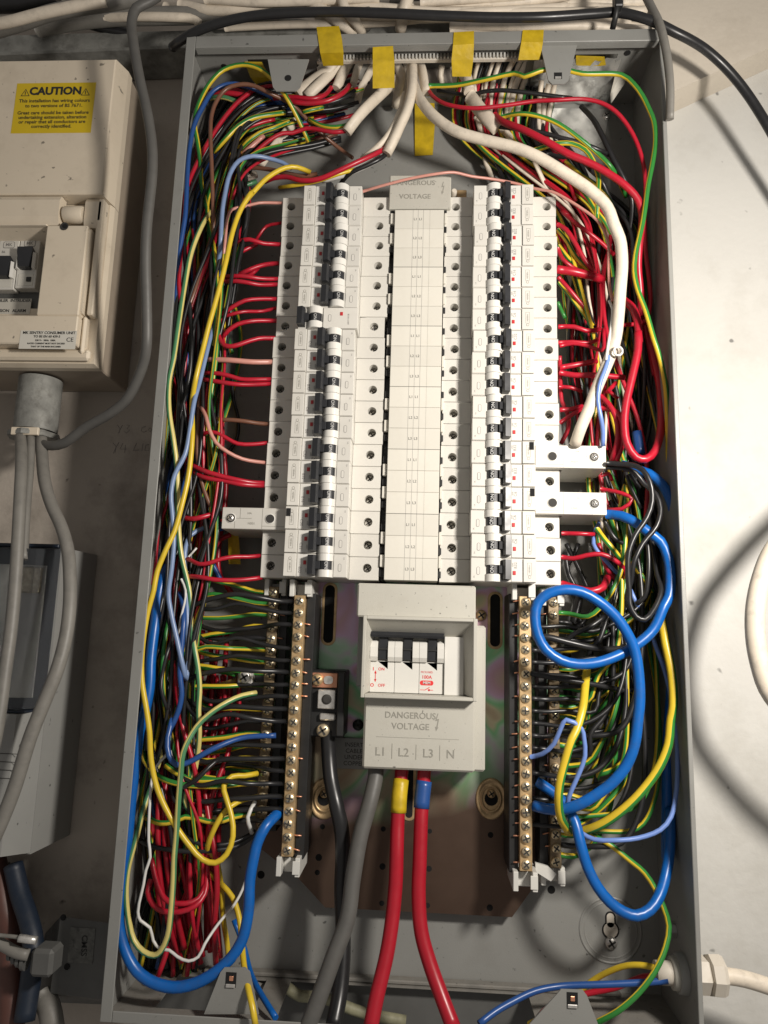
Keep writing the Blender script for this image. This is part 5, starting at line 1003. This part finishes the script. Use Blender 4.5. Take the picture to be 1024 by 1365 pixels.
for i in range(15):
    y0 = 2+2.7*i; x0 = random.choice((220, 300, 420, 520, 600)); L_ = random.uniform(150, 420); hh = 34+random.random()*26; L_ = min(L_, 862-x0); sl = random.uniform(-14, 10)
    TOPC.append((random.choice('WWWS'), random.uniform(3, 4.8), '%d,%d@%d %d,%d@%d %d,%d@%d %d,%d@%d' % (x0, y0, hh, x0+L_*.3, y0+random.uniform(-5, 5)+sl*.3, hh+4, x0+L_*.7, y0+random.uniform(-5, 5)+sl*.7, hh+4, x0+L_, y0+sl, hh)))
for k, r, pts in TOPC: c_ = {'W': 'cream', 'S': 'grey', 'K': 'black'}[k]; wire(k, r, pts, c_+' cable in the dusty jumble above the enclosure', 'cable', 'sheathed_cable' if k == 'W' else c_+'_cable', c_+' cables above the enclosure', 12)
# ---------------------------------------------------------------- cream consumer unit, hung slightly askew
CUR = 0.0; CO = (-257, 61, 167)
CU = thing('consumer_unit', 'cream plastic consumer unit with yellow caution sticker hanging on the left wall', 'consumer unit', (CO[0], 0, CO[2]), rot=CUR)
bc = 'box_cream'
def CL(px, py, h=80):
    p = at(px, py, h); x, z = p[0]-CO[0], p[2]-CO[2]
    return (x*math.cos(CUR)-z*math.sin(CUR), x*math.sin(CUR)+z*math.cos(CUR))
zt = 275; zs1 = CL(140, 259)[1]; zs2 = CL(140, 297)[1]; XW = -280
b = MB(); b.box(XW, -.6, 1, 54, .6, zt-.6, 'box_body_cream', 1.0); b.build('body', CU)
b = MB(); b.hull([(x, h, z) for x0, h, z0, z1 in ((0, 54.2, zs1, zt), (0, 62, zs1, zt), (-3.5, 79, zs1+.5, zt-3), (-4.5, 80, zs1+1.5, zt-4)) for x in (XW, x0) for z in (z0, z1)], bc)
b.build('upper_lid', CU)
b = MB()
pass
wx, wz1 = CL(62, 299); wx2, wz0 = CL(49, 420); wx = (wx+wx2)/2
def lidpart(x0, z0, z1, xl, bev): b.hull([(x, h, z) for dx_, h, dz_ in ((0, 54.2, 0), (0, 61, 0), (-2 if x0 == 0 else 0, 66, bev)) for x in (xl, x0+dx_) for z in (z0+dz_, z1)], bc)
lidpart(0, 0, wz0, XW, 2); lidpart(0, wz0+.02, zs1-.5, wx, 0); lidpart(wx-.02, wz1, zs1-.5, XW, 0); b.build('lower_lid', CU)
b = MB()
def rail(x0, x1, z0, z1, h0=66, h1=80, c=.9): b.box(x0, x1, h0, h1, z0, z1, bc, c)
fx = CL(112, 350)[0]
rail(XW, fx, 13, wz0); rail(wx, fx, wz0+.05, zs2-2); rail(XW, wx-.05, wz1, zs2-2); b.box(XW, -4, 66, 72, 3, 12.6, bc, 2)
b.build('raised_frame', CU)
b = MB(); b.box(fx+.4, -11.5, 66, 78.5, CL(120, 416)[1], zs2-4, bc, 1.5); b.box(fx+.4, -8, 66, 74, 8, CL(120, 416)[1]-.5, bc, 1.5); b.build('door_grip', CU)
b = MB(); b.box(-7.8, -2.6, 66, 76, 40, zs1-1, bc, 1); b.build('edge_rib', CU)
b = MB(); hx0 = CL(82, 280)[0]; hx1 = CL(108, 280)[0]; b.lathe((0, 73.5, (zs1+zs2)/2-2), [(6.6, hx0), (7.2, hx0+1), (7.2, hx1-1), (6.6, hx1)], bc, 26, 'x'); b.build('hinge_barrel', CU)
b = MB(); b.hull([(x, h, z) for h, z in ((70, zs2-1), (78, zs2-1), (80.5, zs2+6), (80.5, zs1-5), (78, zs1-.6), (70, zs1-.6)) for x in (XW, hx0-2)], bc); b.hull([(x, h, z) for h, z in ((66, zs2-1), (74, zs2-1), (76, zs2+5), (76, zs1-4), (74, zs1-.6), (66, zs1-.6)) for x in (hx1+1, -5)], bc); b.build('hinge_rail', CU)
q = CL(86, 302); MB().lathe((q[0], 80, q[1]), [(3.2, 0), (3.6, .5)], 'groove_dark', 12).lathe((q[0]+1, 80.5, q[1]), [(1.8, 0), (1.8, .6)], 'void_black', 10).build('latch_hole', CU)
b = MB(); b.box(XW, wx-.5, 54.1, 54.6, wz0+.2, wz1-.2, 'unit_dark'); b.box(XW, wx-.4, 54.7, 58, wz0+.2, wz0+16, 'box_cream'); b.hull([(x, h, z) for x in (XW, wx-1) for h, z in ((79, wz1), (79, wz1+.8), (56, wz1-7), (56, wz1+.8))], bc); b.build('window_recess', CU)
cb = mesh_of(MB().box(-8.7, 8.7, 54.8, 63, -23, 23, 'breaker_white', .5)); lev = mesh_of(MB().hull([(x, h, z) for x, h, z in ((-5.5, 63, 8), (5.5, 63, 8), (-4, 63, -9), (4, 63, -9), (-6.6, 69.5, 9), (6.6, 69.5, 9), (-6.4, 69.5, 4), (6.4, 69.5, 4), (-4.2, 68, -8), (4.2, 68, -8))], 'toggle_black').prism_z([(-8.4, 63), (-8.4, 66), (-6.6, 68), (-5.8, 63)], -9, 5, 'breaker_panel').prism_z([(8.4, 63), (8.4, 66), (6.6, 68), (5.8, 63)], -9, 5, 'breaker_panel'))
for i in range(6):
    q = CL(37-i*28, 350 if i == 0 else 352, 63)
    c = bpy.data.objects.new('small_breaker', cb); COL.objects.link(c); c.parent = CU; c.location = (q[0]/1000, 0, q[1]/1000)
    inst(lev, 'toggle', c, (0, 0, 2 if not i else -5)); b = MB(); b.prism(rounded(-5, 5, 14.5, 20.5, 1.4), 63, 63.15, 'print_grey'); b.prism(rounded(-4.5, 4.5, 15, 20, 1.1), 63.1, 63.25, 'breaker_white'); b.build('logo_outline', c)
    text('MK', 4, 'print_grey', c, (0, 63.3, 17.5), bold=.05)
    if i: text('B6', 3.0, 'print_grey', c, (-4, 63.1, 11))
    MB().box(-6.5, 6.5, 63, 63.3, -21, -10.5, 'cover_cream', .1).build('rating_plate', c)
    if not i: MB().box(1, 5, 63.3, 64.3, -17.5, -13.5, 'groove_dark', .2).build('test_button', c)
q0 = CL(-60, 398, 58); q1 = CL(40, 419, 58); MB().box(q0[0], q1[0], 58.1, 58.3, q1[1], q0[1], 'paper_white').build('circuit_labels', CU)
for tx, px, py in (('INTRUDER', 28, 401), ('ALARM', 26, 414.5), ('BOILER', 2, 401), ('IMMERSION', -2, 414.5)): q = CL(px, py, 58); text(tx, 3.7, 'print_black', CU, (q[0], 58.4, q[1]), bold=.06)
A0 = CL(10, 178); A1 = CL(130, 110); sx0_, sx1_, sz0_, sz1_ = A0[0]+3, A1[0]-1, A0[1], A1[1]
b = MB(); b.box(sx0_, sx1_, 80.05, 80.2, sz0_, sz1_, 'sticker_yellow'); o = b.build('caution_sticker', CU); mx_ = (sx0_+sx1_)/2; W_ = sx1_-sx0_; H_ = sz1_-sz0_
text('CAUTION', W_*.145, 'print_black', o, (mx_, 80.3, sz1_-H_*.17), bold=.42)
for x in (mx_-W_*.38, mx_+W_*.38):
    z = sz1_-H_*.26; bb = MB(); bb.prism([(x-4, z), (x+4, z), (x, z+7)], 80.22, 80.28, 'print_black'); bb.prism([(x-3, z+.6), (x+3, z+.6), (x, z+5.8)], 80.29, 80.33, 'sticker_yellow'); bb.box(x-.35, x+.35, 80.35, 80.4, z+1.2, z+4.4, 'print_black'); bb.build('warning_triangle', o)
for ln, t_ in (('This installation has wiring colours', .36), ('to two versions of BS 7671.', .46), ('Great care should be taken before', .60), ('undertaking extension, alteration', .69), ('or repair that all conductors are', .78), ('correctly identified.', .87)): text(ln, W_*.064, 'print_black', o, (mx_, 80.3, sz1_-H_*t_), bold=.06)
A0 = CL(25, 465); A1 = CL(103, 441); x0_, x1_, z0_, z1_ = A0[0], A1[0], A0[1], A1[1]; mm_ = (x0_+x1_)/2; Z_ = z1_-z0_
b = MB(); b.box(x0_, x1_, 80.05, 80.2, z0_, z1_, 'cover_cream'); o = b.build('rating_sticker', CU)
for ln, t_, s_, x in (('MK SENTRY CONSUMER UNIT', .13, 3.2, mm_+.5), ('TO BS EN 60 439-3', .33, 2.7, mm_-1), ('230 V~  50Hz  100A', .54, 2.0, mm_-2), ('RATED CURRENT MUST NOT EXCEED', .71, 1.8, mm_-1), ('THAT OF THE MAIN INCOMER', .88, 1.8, mm_-1)): text(ln, s_, 'print_black', o, (x, 80.3, z1_-Z_*t_), bold=.05)
text('CE', 5.0, 'print_black', o, (x1_-5, 80.3, z1_-Z_*.5))
# conduit bush beneath it
p = at(46, 540, 40); CT = thing('conduit_coupler', 'short galvanised conduit coupler under the cream unit', 'conduit', (p[0], 0, p[2]), rot=0)
b = MB(); b.lathe((0, 34, 0), [(17.5, 24), (17.5, -22)], 'galvanised_dull', 28, 'z'); b.build('coupler_body', CT)
b = MB(); b.lathe((0, 34, -24), [(21, 0), (21.5, -2), (21.5, -4.5), (17, -5)], 'galvanised_dull', 8, 'z', False); b.build('lock_nut', CT)
b = MB(); b.box(-10, 13, 50, 53, -29.5, -23, 'box_cream', .4); b.build('paper_packing', CT)
# ---------------------------------------------------------------- grey unit with a smoked window, lower left
GU = thing('meter_enclosure', 'grey plastic unit with a smoked transparent window at the lower left', 'meter box')
def G(px, py, h): p = at(px, py, h); return (p[0], p[2])
def rect(x1, z0, z1): return [(-420, z1), (x1, z1), (x1, z0), (-420, z0)]
b = MB(); b.prism(rect(-270, -208, 20), 2, 60, 'unit_grey', top=rect(-271, -207, 19)); b.build('housing', GU)
zm = G(40, 948, 75)[1]
b = MB(); b.prism(rect(-271.5, -206, zm), 60.2, 90, 'unit_grey', top=rect(-277, -201, zm-1)); b.build('lower_cover', GU)
for k in range(4):
    a0 = at(2, 1004+k*11, 90.2); a1 = at(28-k*3, 1003+k*11, 90.2); MB().box(a0[0]-60, a1[0], 90, 90.3, a0[2]-.4, a0[2], 'groove_dark').build('vent_line', GU)
b = MB(); b.prism(rect(-272.5, zm+1.2, 18), 60.4, 84, 'smoked', top=rect(-279, zm+2, 15)); b.build('smoked_window', GU)
MB().box(-420, -273, 60.3, 87, zm-.4, zm+.9, 'navy_sheath', .5).build('window_hinge', GU); MB().box(-420, -272, 60.3, 66, 18.3, 21, 'navy_sheath', .5).build('window_hinge', GU)
b = MB(); q0, q1 = at(-100, 750, 62), at(38, 930, 62); b.box(q0[0], q1[0], 60.5, 62, q1[2], q0[2], 'paper_white'); b.build('inner_plate', GU)
q0 = at(42, 770, 64); b = MB(); b.box(q0[0]-5, q0[0]+4, 60.5, 66, q0[2]-12, q0[2]+8, 'screw_brass', 1); b.build('terminal', GU)
# items at the bottom left
JB = thing('junction_box', 'dark grey junction box with a worn paper label at the bottom left', 'junction box')
fr = [G(80, 1222, 45), G(150, 1232, 45), G(150, 1335, 45), G(66, 1325, 45)]
b = MB(); b.prism([G(60, 1245, 2), G(165, 1232, 2), G(165, 1340, 2), G(40, 1335, 2)], 2, 44, 'unit_dark', top=fr); b.build('box_body', JB)
q0, q1 = at(93, 1237, 46), at(122, 1286, 46); b = MB(); b.box(q0[0], q1[0], 44.1, 44.5, q1[2], q0[2], 'worn_label'); o = b.build('paper_label', JB)
text('CMSS', 6, 'print_black', o, ((q0[0]+q1[0])/2+2, 44.7, (q0[2]+q1[2])/2), math.pi/2*.97, bold=.05)
for x, y in ((83, 1224), (88, 1290)): q = at(x, y, 46); MB().lathe((q[0], 44.1, q[2]), [(2.2, 0), (2.2, .6)], 'void_black', 10).build('screw', JB)
wire('U', 7.5, 'A7 60,650@30 90,780@36 130,900@44 150,1000@50 140,1150@54 110,1350@60', 'thick navy cable running down at the bottom left', 'cable', 'navy_cable')
wire('F', 9.5, 'A7 10,880@20 30,960@30 45,1100@44 50,1250@50 50,1400@54', 'fat dusty red cable at the bottom left corner', 'cable', 'red_cable')
wire('F', 9.0, 'A7 -30,600@20 0,750@30 30,900@34 50,1000@30', 'dull red cable behind the navy one at the left edge', 'cable', 'red_cable')
wire('K', 8.0, 'A7 0,660@8 30,760@10 60,900@12 70,1100@12', 'black cable in the gloom under the grey unit', 'cable', 'black_cable')
wire('S', 8.5, 'A7 190,1240@40 220,1290@44 240,1400@48', 'rounded grey cable end at the very bottom left', 'cable', 'grey_cable')
wire('S', 4.0, 'A7 -20,990@80 30,1020@80 80,1045@80 130,1055@78', 'grey flex leading into the moulded plug', 'cable', 'grey_cable')
wire('S', 1.5, 'A7 -20,965@84 60,972@84 160,988@82', 'thin lead with a metal tip at the bottom left', 'cable', 'grey_lead')
q = parse('A7 85,978@85 165,990@83'); b = MB(); b.tube(smooth(q, 4), 2.6, 'screw_steel', 10); tag(b.build('metal_tip'), 'shiny metal sleeve on the thin lead at the bottom left', 'sleeve')
q = at(58, 1280, 76); PG = thing('moulded_plug', 'grubby grey moulded plug at the bottom left', 'plug', (q[0], 0, q[2]))
b = MB(); b.box(-8, 8, 62, 80, -10, 8, 'unit_dark', 2.5); b.build('plug_body', PG)
for k in range(4): MB().lathe((-14-k*3.6, 74, -2+k*1.2), [(6-k*.7, -1.2), (6-k*.7, 1.2)], 'unit_dark', 14, 'x').build('strain_rib', PG)
# pencil writing on the wall
def stroke(b, pts, r=.22):
    P = [at(x, y, .12) for x, y in pts]; b.tube(P, r, 'print_grey', 5)
b = MB(); O = (0, 230, 3.5)
for st in ([(548, 1178), (560, 1195), (556, 1215)], [(572, 1178), (560, 1200), (552, 1218)], [(590, 1178), (606, 1180), (592, 1195), (606, 1200), (590, 1216), (580, 1208)], [(680, 1185), (664, 1188), (658, 1205), (672, 1212), (684, 1206)], [(700, 1190), (692, 1200), (700, 1210), (708, 1200), (700, 1190)], [(722, 1190), (714, 1200), (722, 1210), (730, 1200), (722, 1190)],
           [(528, 1262), (542, 1278), (538, 1306)], [(556, 1258), (540, 1284), (530, 1310)], [(574, 1262), (560, 1290), (590, 1290)], [(586, 1270), (582, 1308)], [(638, 1262), (625, 1290), (622, 1298), (650, 1294)], [(668, 1264), (662, 1300)], [(696, 1268), (680, 1272), (676, 1296), (694, 1298), (696, 1284)], [(708, 1266), (704, 1304)], [(722, 1268), (718, 1300)]):
    stroke(b, [(O[0]+x/O[2], O[1]+y/O[2]) for x, y in st])
tag(b.build('pencil_writing'), 'faint pencil writing on the wall between the cream unit and the enclosure', 'writing')
